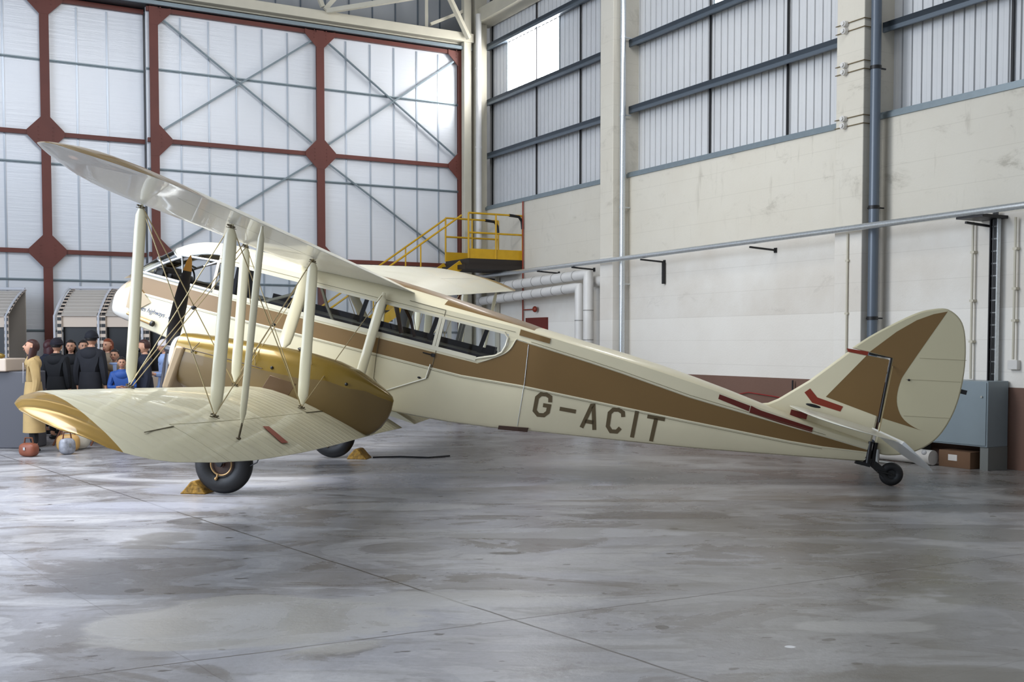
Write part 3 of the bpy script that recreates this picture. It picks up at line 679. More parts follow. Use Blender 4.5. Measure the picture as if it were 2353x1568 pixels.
for s in (-1, 1):
    mb.tube([(x, s*(hwc(x)+.005), z) for x, z in S2], .016, 8)
    mb.tube([(-2.25, s*.41, 2.035), (-1.9, s*.475, 2.035), (-1.2, s*.62, 2.035)], .022, 8)
    mb.tube([(-1.72, s*.53, 2.36), (-1.2, s*.615, 2.40)], .016, 8)
    mb.tube([(-1.62, s*.54, 2.04), (-1.72, s*.52, 2.36)], .012, 8)
    mb.tube([(-1.2, s*.62, 2.40), (-1.38, s*.60, 2.30)], .012, 8)
for i in (0, 5, cut): mb.tube(rings[i], .014 if i else .018, 8)
mb.build('canopy_frame', silver, plane)
# forward cabin side quarter between cockpit and cabin: panel above windows
mb = MB()
for s in (-1, 1): mb.add([(-1.2, s*.62, 2.40), (-1.0, s*.62, 2.40), (-1.0, s*.62, 2.50), (-1.15, s*.60, 2.49)], [(0, 1, 2, 3)])
mb.build('cockpit_quarter', cream, plane, smooth=False)
# cowl deck between nose and windscreen
mb = MB()
rings2 = []
for x, zt, h in ((-2.5, 1.90, .33), (-2.38, 1.99, .37), (-2.25, 2.03, .40)):
    rings2.append([(x, h*u, zt+.02*(1-u*u)) for u in (-1, -.6, 0, .6, 1)])
mb.loft(rings2, closed=False); mb.build('nose_deck', white_cream, plane)
# interior
mb = MB(); mb.box(-2.1, -1.98, -.36, .36, 1.7, 2.16); mb.box(-2.16, -1.9, -.3, .3, 1.9, 2.1); mb.build('instrument_panel', black, plane, smooth=False, bevel=.02)
mb = MB(); mb.tube([(-1.78, -.15, 1.7), (-1.74, -.15, 2.08)], .014, 8); mb.torus((-1.73, -.15, 2.13), (1, 0, .3), .09, .012, 20, 8); mb.build('control_yoke', dark_metal, plane)
mb = MB(); mb.box(-1.5, -1.15, -.25, .15, 1.6, 1.75); mb.box(-1.25, -1.13, -.25, .15, 1.7, 2.22); mb.build('pilot_seat', leather, plane, bevel=.04)
mb = MB(); mb.box(-.98, -.94, -.58, .1, 1.3, 2.42); mb.build('cabin_bulkhead', purple, plane, smooth=False)
mb = MB(); mb.box(-2.2, 2.3, -.38, .38, 1.38, 1.42); mb.build('cabin_floor', purple, plane, smooth=False)
for i in range(4):
    x = -.25+i*.75
    mb = MB(); mb.box(x, x+.4, .1, .5, 1.55, 1.66); mb.box(x+.34, x+.42, .1, .5, 1.6, 2.0); mb.build('passenger_seat', purple, plane, bevel=.04)
mb = MB(); mb.bar((-.9, .55, 2.10), (2.15, .55, 2.09), .03, .07); mb.bar((-.6, -.56, 2.06), (2.2, -.56, 2.06), .03, .05)
for x in (.32, 1.27, 1.93): mb.bar((x, .5, 2.05), (x+.05, .5, 2.45), .03, .05, (1, 0, 0))
mb.box(2.02, 2.14, .4, .55, 2.08, 2.17); mb.build('interior_rail', purple, plane, smooth=False)
mb = MB()
mb.tube([(-.6, -.57, 2.04), (-.25, -.57, 2.22), (-.12, -.57, 2.38)], .02, 8); mb.tube([(.10, -.57, 2.40), (.22, -.57, 2.2), (.33, -.57, 2.05)], .02, 8); mb.tube([(-.02, -.57, 2.05), (-.02, -.57, 2.38)], .016, 8)
mb.tube([(.55, .57, 2.05), (.6, .57, 2.40)], .018, 8); mb.tube([(1.36, .57, 2.05), (1.38, .57, 2.40)], .018, 8)
mb.build('cabin_bracing', white_cream, plane)
mb = MB(); mb.tube([(.85, .4, 2.42), (1.0, .4, 2.25), (1.1, .4, 2.05)], .02, 8); mb.bar((.75, .42, 2.42), (.92, .42, 2.05), .03, .05, (1, 0, 0)); mb.build('cabin_cross_tube', leather, plane)

# ---- wings
def naca(s, t=.12, m=.042, p=.38):
    yt = 5*t*(.2969*math.sqrt(s)-.1260*s-.3516*s*s+.2843*s**3-.1015*s**4)
    yc = m/p/p*(2*p*s-s*s) if s < p else m/(1-p)**2*((1-2*p)+2*p*s-s*s)
    return yc+yt, yc-yt
def sect(y, xl, xt, zc, s0=0, s1=1, tk=1.0):
    """closed ring of one aerofoil section between chord fractions"""
    n = 14; c = xt-xl
    ss = [s0+(s1-s0)*(1-math.cos(math.pi*i/n))/2 if s0 == 0 else s0+(s1-s0)*i/n for i in range(n+1)]
    top = []; bot = []
    for s_ in ss:
        a, b = naca(min(s_, 1)); x = xl+c*s_; mid = (a+b)/2
        top.append((x, y, zc(x, y)+c*(mid+(a-mid)*tk))); bot.append((x, y, zc(x, y)+c*(mid+(b-mid)*tk)))
    return top+bot[::-1]
lo_c = lambda x, y: 1.243-.078*x+.034*(abs(y)-4.7)
up_c = lambda x, y: 2.868-.012*x+.0605*(abs(y)-4.7)
LOW = dict(le=[(0, -.06), (5.75, -.06), (5.95, -.02), (6.12, .07), (6.25, .20), (6.33, .38), (6.38, .6)], te=[(0, 1.38), (1.5, 1.41), (3.2, 1.48), (4.2, 1.50), (5.1, 1.475), (5.65, 1.40), (6.1, 1.29), (6.25, 1.20), (6.34, 1.08), (6.38, .94)], tip=6.38)
UPP = dict(le=[(0, -.24), (4.9, -.24), (5.4, -.16), (5.9, .0), (6.3, .16), (6.7, .33), (7.0, .46), (7.2, .56), (7.32, .68)], te=[(0, 1.20), (6.0, 1.22), (6.5, 1.22), (6.9, 1.16), (7.15, 1.02), (7.32, .84)], tip=7.32)
def wing_mat(name, slope, y0, base=(222, 216, 190)):
    m = mat(name, base, .38, coat=.35); t = NT(m); tc = t.n('ShaderNodeTexCoord').outputs['Object']
    sep = t.n('ShaderNodeSeparateXYZ'); t.set(sep.inputs[0], tc); X = sep.outputs[0]; Y = t.math('ABSOLUTE', sep.outputs[1])
    e = t.math('SUBTRACT', Y, t.math('ADD', y0, t.math('MULTIPLY', t.math('SUBTRACT', X, .1), slope)))
    f = t.math('GREATER_THAN', e, 0)
    n1 = t.noise(tc, 1.3, 4)
    ccol = t.mix(n1, lin(tuple(int(c*.96) for c in base)), lin(base))
    col = t.mix(f, ccol, lin((150, 116, 34))); t.set(t.b.inputs['Base Color'], col)
    t.set(t.b.inputs['Metallic'], t.math('MULTIPLY', f, .3))
    t.set(t.b.inputs['Roughness'], t.math('ADD', .36, t.math('MULTIPLY', f, -.02)))
    rib = t.math('SINE', t.math('MULTIPLY', Y, 2*math.pi/.30)); rib = t.math('POWER', t.math('ABSOLUTE', rib), 10)
    t.bump(t.math('ADD', rib, t.math('MULTIPLY', n1, .6)), .9, .006)
    return m
m_low = wing_mat('lower_wing_dope', .52, 5.86, (206, 200, 172)); m_up_top = wing_mat('upper_wing_top_dope', .5, 5.75)
m_under = mat('wing_underside', (214, 213, 208), .33, coat=.35, bump=.10, bscale=2.2, bstretch=(1, 5, 1))
def wing(name, o, zc, ail, s, mats, inner=0.0):
    def rings(ya, yb, s0, s1, n):
        out = []
        for i in range(n+1):
            y = ya+(yb-ya)*i/n; xl = interp(o['le'], y); xt = interp(o['te'], y)
            tk = 1 if y < o['tip']-.55 else max(.10, math.sqrt(max(0, (o['tip']+.01-y)/.56)))
            out.append(sect(s*y, xl, xt, zc, s0, s1, tk))
        return out
    mb = MB(); tf = (lambda i, j: 0 if j < 14 else 1) if len(mats) > 1 else None
    hs = .655; a0, a1 = ail
    mb.loft(rings(inner, a0, 0, 1, 8), mf=tf); mb.loft(rings(a0, a1, 0, hs, 8), mf=tf); mb.loft(rings(a1, o['tip'], 0, 1, 26), mf=tf)
    w = mb.build(name, mats, plane, angle=30)
    a = MB(); a.loft(rings(a0+.006, a1-.006, hs+.005, 1, 8), mf=tf); a.build('aileron', mats, w, angle=30)
    return w
for s in (-1, 1):
    wl = wing('lower_wing', LOW, lo_c, (2.7, 5.5), s, [m_low], .3)
    wu = wing('upper_wing', UPP, up_c, (2.75, 5.9), s, [m_up_top, m_under], 0.0)
    if s < 0: wlow = wl; wup = wu
def lz(x, y, up=True):
    xl = interp(LOW['le'], abs(y)); c = interp(LOW['te'], abs(y))-xl; s_ = min(1, max(0, (x-xl)/c)); a, b = naca(s_); return lo_c(x, y)+c*(a if up else b)
def uz(x, y, up=False):
    s_ = min(1, max(0, (x+.24)/1.45)); a, b = naca(s_); return up_c(x, y)+1.45*(a if up else b)
# red strip and small marks on lower wing
def wpatch(name, pts, m, parent, t=.006):
    a = [(x, y, lz(x, y)+t) for x, y in pts]; mb = MB(); mb.add(a, [tuple(range(len(a)))]); mb.build(name, m, parent, smooth=False)
wpatch('inspection_strip', [(1.11, -4.15), (1.12, -4.03), (1.37, -4.16), (1.36, -4.30)], redp, wlow, .01)
wpatch('inspection_strip', [(1.12, 4.15), (1.12, 4.03), (1.37, 4.16), (1.36, 4.30)], redp, wl, .01)
mb = MB(); mb.tube([(.94, -2.6, lz(.94, -2.6)+.003), (.93, -1.95, lz(.93, -1.95)+.003)], .004, 5); mb.tube([(.96, -5.95, lz(.96, -5.95)+.004), (.95, -5.5, lz(.95, -5.5)+.004)], .004, 5); mb.build('wing_seam', seam, wlow)
# ---- struts (streamline section)
def strut(name, p0, p1, w=.10, t=.036, parent=plane, m=None, taper=.55):
    p0 = Vector(p0); p1 = Vector(p1); d = (p1-p0).normalized(); a = Vector((1, 0, 0)); a = (a-d*a.dot(d)).normalized(); b = d.cross(a)
    rings = []
    for f, k_ in ((0, taper*.6), (.02, taper*.8), (.06, .9), (.14, 1), (.86, 1), (.94, .9), (.98, taper*.8), (1, taper*.6)):
        c = p0.lerp(p1, f); rings.append([c + a*math.cos(u)*w/2*k_*(1 if math.cos(u) < 0 else 1.05) + b*math.sin(u)*t/2*k_ for u in [2*math.pi*q/16 for q in range(16)]])
    mb = MB(); mb.loft(rings); o = mb.build(name, m or strut_m, parent)
    return o
def fitting(p, parent, r=.016):
    mb = MB(); mb.ell(p, (r, r, r*.9), 10, 6); mb.cyl((p[0]+.022, p[1], p[2]), (0, 1, 0), .008, .045, 8); mb.cyl((p[0]-.022, p[1], p[2]+.008), (0, 1, 0), .007, .035, 8); mb.box(p[0]-.035, p[0]+.045, p[1]-.01, p[1]+.01, p[2]-.014, p[2]-.009)
    mb.build('strut_fitting', fit_m, parent)
fit_m = mat('fitting_metal', (96, 86, 66), .4, metal=.5)
pts = {}
for s in (-1, 1):
    for nm, (xb, xt, y, w) in dict(A=(.135, -.10, 4.7, .10), B=(.90, .686, 4.7, .115), C=(.125, -.085, 2.55, .105), E=(.865, .636, 2.55, .115)).items():
        pb = Vector((xb, s*y, lz(xb, y)+.02)); pt = Vector((xt, s*y, uz(xt, y)-.005)); pts[nm, s] = (pb, pt)
        o = strut('interplane_strut', pb+Vector((0, 0, .03)), pt, w); fitting(pb, o); fitting(pt-Vector((0, 0, .02)), o, .018)
    pb = Vector((1.22, s*4.90, lz(1.22, 4.90)+.01)); pt = Vector((1.13, s*5.15, uz(1.13, 5.15)))
    o = strut('aileron_link', pb+Vector((0, 0, .11)), pt, .058, .03); MB().tube([pb, pb+Vector((0, 0, .13))], .009, 8).build('link_rod', fit_m, o); MB().ell(pb, (.022, .012, .012), 10, 6).build('link_fitting', fit_m, o)
    strut('cabane_strut', (.27, s*1.83, 1.70), (-.06, s*.69, 2.56), .14, .05)
    strut('cabane_strut', (.82, s*.70, 1.08), (.89, s*.675, 2.52), .115, .035)
    fitting((-.06, s*.7, 2.54), plane, .03)
# ---- wires
def wires(pairs, r=.0048):
    for a, b, dbl in pairs:
        a = Vector(a); b = Vector(b); mb = MB()
        offs = [Vector((0, 0, 0))] if not dbl else [Vector((-.022, 0, 0)), Vector((.022, 0, 0))]
        for o_ in offs: mb.tube([a+o_, b+o_], r, 6)
        mb.build('bracing_wire', wire_m, plane)
for s in (-1, 1):
    g = lambda n, k_: pts[n, s][k_]
    rt = Vector((-.06, s*.70, 2.52)); rr = Vector((.88, s*.70, 2.48)); lr = Vector((.12, s*1.95, 1.62))
    wires([(g('A', 1), g('C', 0), False), (g('A', 0), g('C', 1), True), (g('B', 1), g('E', 0), False), (g('B', 0), g('E', 1), False),
           (g('A', 1), g('B', 0), False), (g('A', 0), g('B', 1), False), (g('C', 1), g('E', 0), False), (g('C', 0), g('E', 1), False),
           (g('C', 0), rt, True), (g('E', 0), rr, False), (g('C', 1), Vector((.15, s*2.0, 1.25)), False), (g('E', 1), Vector((.7, s*2.05, 1.62)), False)])
    x_ = (g('A', 0)+g('C', 1))/2; x2 = (g('C', 0)+rt)/2
    for q in (x_, x2):
        mb = MB(); mb.ell(q, (.028, .02, .02), 10, 6); mb.build('wire_cuff', dark_metal, plane)
# ---- nacelles, propellers, undercarriage
NA = [(-.85, 1.16, 1.56, .15), (-.83, 1.10, 1.60, .19), (-.7, 1.03, 1.625, .215), (-.45, .98, 1.655, .23), (-.1, .95, 1.685, .245), (.3, .93, 1.72, .255), (.62, .93, 1.735, .255), (.9, .94, 1.72, .245), (1.13, .96, 1.68, .21), (1.32, 1.0, 1.61, .155), (1.45, 1.06, 1.56, .105), (1.52, 1.14, 1.53, .07), (1.57, 1.24, 1.50, .04), (1.595, 1.34, 1.465, .015)]
def ring_off(ring, yc): return [(x, y+yc, z) for x, y, z in ring]
for s in (-1, 1):
    yc = s*1.85
    mb = MB(); mb.loft([ring_off(sup(*a, n=28, e=2.7 if a[0] < .8 else (4.0 if a[0] < 1.2 else 7.0)), yc) for a in NA], mf=lambda i, j: 0 if 1 <= j <= 12 else 1)
    nac = mb.build('engine_nacelle', [gold, gold_shaded], plane, angle=50)
    mb = MB(); mb.loft([ring_off(sup(-.93, 1.27, 1.50, .10), yc), ring_off(sup(-.90, 1.20, 1.545, .15), yc), ring_off(sup(-.84, 1.14, 1.585, .185), yc)]); mb.build('cowl_nose', nose_white, nac)
    mb = MB(); mb.prism([(-.87, .98), (-.77, .98), (-.70, 1.47), (-.82, 1.47)], 'y', yc-.235, yc+.235); mb.build('cowl_lip', mat('tan_cowl', (170, 146, 112), .35, coat=.3), nac, bevel=.03)
    mb = MB()
    for ss in (-1, 1):
        mb.tube([(-.72, yc+ss*.222, 1.46), (-.1, yc+ss*.25, 1.47), (.2, yc+ss*.257, 1.465)], .005, 6); mb.tube([(-.62, yc+ss*.222, 1.455), (-.56, yc+ss*.21, 1.56)], .004, 6)
    mb.build('cowl_seam', MATS['brown_hub'], nac)
    mb = MB()
    for ss in (-1, 1):
        for p in ((.30, 1.50), (1.12, 1.53), (-.60, 1.45)): mb.ell((p[0], yc+ss*(.25 if p[0] < 1 else .225), p[1]), (.018, .012, .018), 10, 6)
    mb.ell((.5, yc-.03, 1.745), (.05, .03, .02), 10, 6); mb.build('fuel_cap', black, nac)
    # cooling duct
    mb = MB(); mb.prism([(.22, 1.20), (.52, 1.20), (.60, 1.40), (.30, 1.42)], 'y', yc-.256, yc+.256); mb.build('exhaust_panel', mat('oily_panel', (96, 72, 46), .4, metal=.3), nac, bevel=.004)
    # propeller
    pr = empty('propeller', T((-.97, yc, 1.385))); pr.parent = plane; pr.matrix_parent_inverse = Matrix(); pr.location = (-.97, yc, 1.385)
    MB().tube([(-.06, 0, 0), (-.03, 0, 0), (.09, 0, 0)], [.03, .055, .07], 18).build('hub', MATS['propeller_black'], pr)
    for bl in (1, -1):
        rings = []; rt_ = []
        for r_, c_, tw, th in ((.05, .10, 60, .07), (.16, .13, 52, .055), (.3, .15, 44, .04), (.5, .155, 34, .028), (.7, .14, 27, .02), (.86, .11, 23, .014), (.87, .108, 23, .014), (.97, .075, 20, .01), (1.03, .03, 19, .006), (1.045, .01, 19, .003)):
            a = R(tw)*1; ca, sa = math.cos(a), math.sin(a)
            c_ *= 1.12; rings.append([(sa*c_/2*math.cos(u)+ca*th/2*math.sin(u), bl*(ca*c_/2*math.cos(u)-sa*th/2*math.sin(u)), bl*r_) for u in [2*math.pi*q/14 for q in range(14)]])
        mb = MB(); mb.loft(rings, mf=lambda i, j: 1 if i >= 6 else 0); mb.build('blade', [prop_m, prop_tip], pr)
    # undercarriage: legs, wheel
    ax = Vector((-.080, yc, .323)); wz = Vector((-math.sin(P), 0, math.cos(P)))
    mb = MB(); 
    for dy in (-.12, .12): mb.bar(ax+Vector((0, dy*1.2, 0)), (.05, yc+dy, 1.0), .035, .07, (1, 0, 0))
    mb.bar(ax+Vector((0, -.14, 0)), ax+Vector((0, .14, 0)), .04, .04); mb.build('shock_strut', dark_metal, plane)
    mb = MB(); mb.bar(ax+Vector((0, -.14, .02)), (.95, yc-.12, 1.10), .03, .04); mb.bar(ax+Vector((0, .14, .02)), (.95, yc+.12, 1.10), .03, .04); mb.build('radius_rod', dark_metal, plane)
    wh = bpy.data.objects.new('main_wheel', None); COL.objects.link(wh); wh.parent = plane; wh.location = ax
    mb = MB(); mb.torus((0, 0, 0), (0, 1, 0), .222, .105, 48, 18, sq=.92); mb.build('tyre', rubber, wh)
    mb = MB(); mb.cyl((0, 0, 0), (0, 1, 0), .14, .10, 36); mb.build('hub_disc', rust, wh); MB().tube([(0, -.08, 0), (0, .08, 0)], .035, 16).build('hub_cap', mat('hub_cap', (74, 46, 34), .45), wh)
    mb = MB(); mb.torus((0, -.075, 0), (0, 1, 0), .118, .009, 40, 8); mb.torus((0, .075, 0), (0, 1, 0), .118, .009, 40, 8); mb.build('rim_ring', brass, wh)
    mb = MB(); mb.cyl((-.01, -.085, -.14), (0, 0, 1), .012, .06, 8); mb.ell((-.015, -.095, -.165), (.018, .016, .018), 10, 6); mb.build('valve', brass, wh)
    mb = MB(); mb.tube([ax+Vector((.33, -.04, .35)), ax+Vector((.40, -.05, .22)), ax+Vector((.38, -.05, .12)), ax+Vector((.31, -.04, .06))], .007, 6); mb.build('brake_hose', black, plane)
# ---- tail
fin_pts = [(5.40, 2.31), (5.50, 2.345), (5.60, 2.42), (5.89, 2.72), (6.23, 3.15), (6.45, 3.155), (6.69, 3.165), (6.735, 2.42), (6.74, 2.17), (5.8, 2.2), (5.45, 2.26)]
def tapered(poly, t0, name, m, n=1):
    mb = MB(); mb.prism(poly, 'y', -t0, t0); return mb.build(name, m, plane, smooth=True, bevel=t0*.8, angle=50)
fin = tapered(fin_pts, .028, 'fin', cream)
rud = [(6.25, 3.185)] + [tuple(p) for p in catmull([(6.25, 3.19), (6.46, 3.42), (6.80, 3.72), (6.99, 3.83), (7.17, 3.87), (7.35, 3.76), (7.46, 3.50), (7.525, 3.15), (7.53, 2.8), (7.46, 2.5), (7.34, 2.31), (7.16, 2.17), (6.93, 2.09), (6.78, 2.10)], 5)] + [(6.765, 2.42), (6.715, 3.188)]
rudder = tapered(rud[1:], .024, 'rudder', mat('rudder_cream', (200, 192, 160), .4))
def plate(poly, m, name, parent, t):
    mb = MB()
    for s in (-1, 1): mb.add([(x, s*t, z) for x, z in poly], [tuple(range(len(poly)))])
    return mb.build(name, m, parent, smooth=False)
plate([(6.11, 2.575), (6.43, 3.15), (6.685, 3.16), (6.728, 2.50)], brown, 'paint_panel', fin, .0295)
edge = [tuple(p) for p in catmull([(7.16, 3.845), (6.91, 3.12), (6.865, 2.93), (6.885, 2.72), (6.985, 2.56), (7.15, 2.48), (7.32, 2.46)], 4)]
plate([(6.45, 3.195), (6.68, 3.49), (6.86, 3.67), (7.02, 3.78)] + edge + [(6.77, 2.495), (6.72, 3.19)], brown, 'paint_panel', rudder, .0255)
for poly in (((5.865, 2.565), (5.915, 2.625), (6.02, 2.545), (6.325, 2.515), (6.31, 2.45), (5.98, 2.47)), ((6.20, 3.175), (6.44, 3.195), (6.44, 3.15), (6.225, 3.14))):
    MB().prism(list(poly), 'y', -.0305, .0305).build('gap_strip', redp, fin, smooth=False)
mb = MB(); mb.tube([(6.45, -.02, 3.175), (6.70, -.02, 3.185), (6.755, -.02, 2.44)], .012, 8); mb.build('hinge_tube', MATS['dark_metal'], fin)
mb = MB()
for z, x in ((2.58, 7.0), (2.99, 6.92), (3.26, 7.0)): mb.tube([(x, -.0245, z), (7.5, -.0245, z+(7.5-x)*.2)], .0028, 5)
mb.build('rib_line', mat('rib_tape', (164, 156, 128), .5), rudder)
mb = MB(); mb.box(7.53, 7.60, -.012, .012, 2.98, 3.03); mb.build('trim_tab_lever', dark_metal, rudder, smooth=False); MB().ell((7.33, 0, 2.23), (.03, .02, .03), 12, 8).build('tail_light', mat('tail_lamp', (235, 235, 235), .2), rudder)
mb = MB(); mb.ell((6.95, -.03, 2.99), (.015, .01, .012), 10, 6); mb.build('rudder_bolt', dark_metal, rudder)
# tailplane
for s in (-1, 1):
    rings = []; le = [(.08, 5.74), (1.0, 5.80), (1.5, 5.90), (1.75, 6.02), (1.9, 6.2), (1.95, 6.35)]; te = [(.08, 6.66), (1.8, 6.66), (1.9, 6.62), (1.95, 6.55)]
    ys = [.08, .4, .8, 1.2, 1.5, 1.65, 1.75, 1.83, 1.9, 1.95]
    for y in ys:
        xl = interp(le, y); xt = interp(te, y); tk = .8 if y < 1.7 else .8*max(.15, math.sqrt((1.98-y)/.28)); c = xt-xl
        top = []; bot = []
        for i in range(11):
            q = (1-math.cos(math.pi*i/10))/2; yt = 5*.10*tk*(.2969*math.sqrt(q)-.1260*q-.3516*q*q+.2843*q**3-.1015*q**4)+.008
            z = 2.375-(xl+c*q-5.7)*.025; top.append((xl+c*q, s*y, z+yt*c*.5)); bot.append((xl+c*q, s*y, z-yt*c*.5))
        rings.append(top+bot[::-1])
    mb = MB(); mb.loft(rings); tp = mb.build('tailplane', mat('tail_dope', (214, 212, 196), .38, coat=.3), plane)
    mb = MB(); rings = []
    for y, L in ((.12, .44), (.6, .52), (1.2, .52), (1.6, .47), (1.8, .36), (1.9, .2)):
        a = R(-27); x0_, z0_ = 6.68, 2.35
        def pt(u, v): return (x0_+u*math.cos(a)+v*math.sin(-a), s*y, z0_+u*math.sin(a)+v*math.cos(a))
        rings.append([pt(0, .018), pt(L*.5, .014), pt(L, .003), pt(L, -.003), pt(L*.5, -.014), pt(0, -.018)])
    mb.loft(rings); mb.build('elevator', mat('elevator_dope', (210, 212, 210), .35, coat=.3), plane)
    MB().tube([(6.74, s*.03, 3.1), (6.62, s*.9, 2.37)], .006, 6).build('tail_bracing_wire', wire_m, plane)
    MB().box(5.76, 5.95, s*.13-.02, s*.13+.02, 2.27, 2.34).build('tailplane_bracket', dark_red, plane, smooth=False)
# tail wheel
tw = bpy.data.objects.new('tail_wheel', None); COL.objects.link(tw); tw.parent = plane
tc_ = AC.inverted() @ Vector((4.36, 12.37, .135)); tw.location = tc_
mb = MB(); mb.torus((0, 0, 0), (0, 1, 0), .085, .05, 32, 14); mb.cyl((0, 0, 0), (0, 1, 0), .08, .06, 24); mb.build('tyre', rubber, tw)
mb = MB(); mb.bar((0, -.055, 0), (-.17, -.055, .0), .02, .05, (0, 1, 0)); mb.bar((0, .055, 0), (-.17, .055, .0), .02, .05, (0, 1, 0)); mb.prism([(-.08, -.06), (-.30, .06), (-.30, .11), (-.20, .10), (-.08, .04)], 'y', -.05, .05); mb.build('fork', black, tw, bevel=.006)
mb = MB(); mb.tube([(-.30, -.09, .06), (-.325, -.08, .31)], .026, 10); mb.tube([(-.24, -.03, .05), (-.26, -.03, .31)], .028, 10); mb.prism([(-.43, .02), (-.26, .02), (-.26, .12), (-.31, .11), (-.34, .06), (-.43, .05)], 'y', -.08, -.02); mb.build('tail_leg', black, tw)
mb = MB(); mb.tube([(-.34, .0, .10), (-.36, .0, .25)], .022, 10); mb.tube([(-.19, -.02, .08), (-.22, -.02, .24)], .028, 10); mb.build('oleo', silver, tw)
# far-side hardware under the belly
MB().ell((6.0, -.02, 2.44), (.1, .02, .02), 12, 6).build('control_horn', dark_metal, plane)

# ---- wheel chocks
def chock(u, loc, ang, m, label):
    mb = MB(); mb.prism([(-.16, 0), (.14, 0), (.10, .06), (.02, .145), (-.03, .14), (-.10, .06)], 'y', -.14, .14)
    o = mb.build('wheel_chock', m, mw=T(loc) @ Matrix.Rotation(ang, 4, 'Z'), smooth=False, bevel=.012); tag(o, label, 'chock', 'wheel chocks')
    return o
ck = mat('worn_yellow_chock', (150, 112, 36), .7, var=.55, vscale=22, bump=.5, bscale=30)
chock(0, (-3.44, 11.80, 0), R(-9), ck, 'worn yellow wheel chock in front of the nearer main wheel')
chock(0, (-2.18, 15.30, 0), R(171), ck, 'worn yellow wheel chock behind the farther main wheel')
mb = MB(); mb.tube([(-1.98, 15.30, .015), (-1.6, 15.42, .012), (-1.2, 15.30, .012), (-.9, 15.55, .012)], .012, 6)
tag(mb.build('chock_rope', dark_metal), 'dark rope trailing from the farther wheel chock on the floor', 'rope')

# ================================================================== DISPLAY BOOTHS
alum = mat('white_tube_frame', (214, 216, 222), .3, metal=.3)
beige = mat('beige_panel', (214, 196, 178), .55); louv = mat('grey_beige_louvre', (184, 176, 166), .5)
def booth(loc, rz, bays, label, width=.80):
    root = empty('exhibit_booth', T(loc) @ Matrix.Rotation(rz, 4, 'Z'), label, 'booth', 'exhibit booths by the hangar door')
    zt, ze, zo, zs = 2.68, 2.15, 1.94, 1.10
    for b in range(bays):
        x0 = b*width; x1 = x0+width-.06
        MB().box(x0+.08, x1-.02, .04, .06, zo, ze).build('header_panel', beige, root, smooth=False)
        MB().box(x0+.08, x1-.02, .02, .06, 0, zs).build('front_panel', beige, root, smooth=False)
        MB().box(x0+.08, x1-.02, .10, .12, zs, zo).build('opening_shade', black, root, smooth=False)  # black panel stands in for the shade inside the bay
        mb = MB(); n = 9
        for i in range(n):
            t0, t1 = i/n, (i+1)/n; ya, yb = t0*.95, t1*.95; za, zb = ze+(zt-ze)*math.sin(t0*1.2)/math.sin(1.2), ze+(zt-ze)*math.sin(t1*1.2)/math.sin(1.2)
            mb.add([(x0+.08, ya, za+.012), (x1-.02, ya, za+.012), (x1-.02, yb, zb), (x0+.08, yb, zb)], [(0, 1, 2, 3)]); mb.add([(x0+.08, ya, za+.012), (x1-.02, ya, za+.012), (x1-.02, ya, za-.005), (x0+.08, ya, za-.005)], [(0, 1, 2, 3)])
        mb.build('louvred_roof', louv, root, smooth=False)
        for xe in (x0, x1-.02):
            mb = MB(); mb.box(xe, xe+.08, .0, .03, 0, ze, 0)
            for i in range(17): mb.box(xe+.004, xe+.076, -.004, .0, .06+i*.125, .122+i*.125, 1)
            for i in range(9):
                t0 = i/9; y = t0*.95; z = ze+(zt-ze)*math.sin(t0*1.2)/math.sin(1.2)
                y2 = (i+1)/9*.95; z2 = ze+(zt-ze)*math.sin((i+1)/9*1.2)/math.sin(1.2)
                mb.add([(xe, y, z+.015), (xe+.08, y, z+.015), (xe+.08, y2, z2+.015), (xe, y2, z2+.015)], [(0, 1, 2, 3)], 0)
                ym, zm = y+(y2-y)*.55, z+(z2-z)*.55; mb.add([(xe+.005, y, z+.02), (xe+.075, y, z+.02), (xe+.075, ym, zm+.02), (xe+.005, ym, zm+.02)], [(0, 1, 2, 3)], 1)
            mb.build('film_strip_edge', [beige, black], root, smooth=False)
    for b in range(bays+1):
        x = b*width-.045
        arc = [(x, -.01, 0), (x, -.01, ze)] + [(x, t_*.95, .03+ze+(zt-ze)*math.sin(t_*1.2)/math.sin(1.2)) for t_ in (.2, .4, .6, .8, 1)]
        MB().tube(arc, .022, 8).build('frame_tube', alum, root)
    MB().tube([(-.045, .95, zt+.04), (bays*width-.045, .95, zt+.04)], .03, 8).build('top_tube', alum, root)
    MB().box(-.05, bays*width-.05, .97, 1.0, 0, zt).build('back_panel', louv, root, smooth=False)
    return root
booth((-8.54, 20.3, 0), R(6), 3, 'white tube-framed exhibit booth with film-strip edges behind the crowd')
b2 = booth((-12.05, 20.6, 0), R(3), 3, 'white tube-framed exhibit booth with film-strip edges at the left edge of the view')
# counter at the far left
ct = empty('display_counter', T((-9.4, 16.6, 0)), 'cream-topped dark grey display counter at the left edge of the hangar', 'counter')
MB().box(0, 1.62, 0, .7, 1.20, 1.40).build('counter_top', beige, ct, smooth=False, bevel=.02)
MB().box(.0, 1.95, .1, .65, 0, 1.20).build('counter_base', mat('dark_grey_panel', (80, 80, 86), .5), ct, smooth=False, bevel=.02)
MB().ell((1.42, .15, 1.44), (.12, .06, .05)).build('golden_ornament', gold, ct)
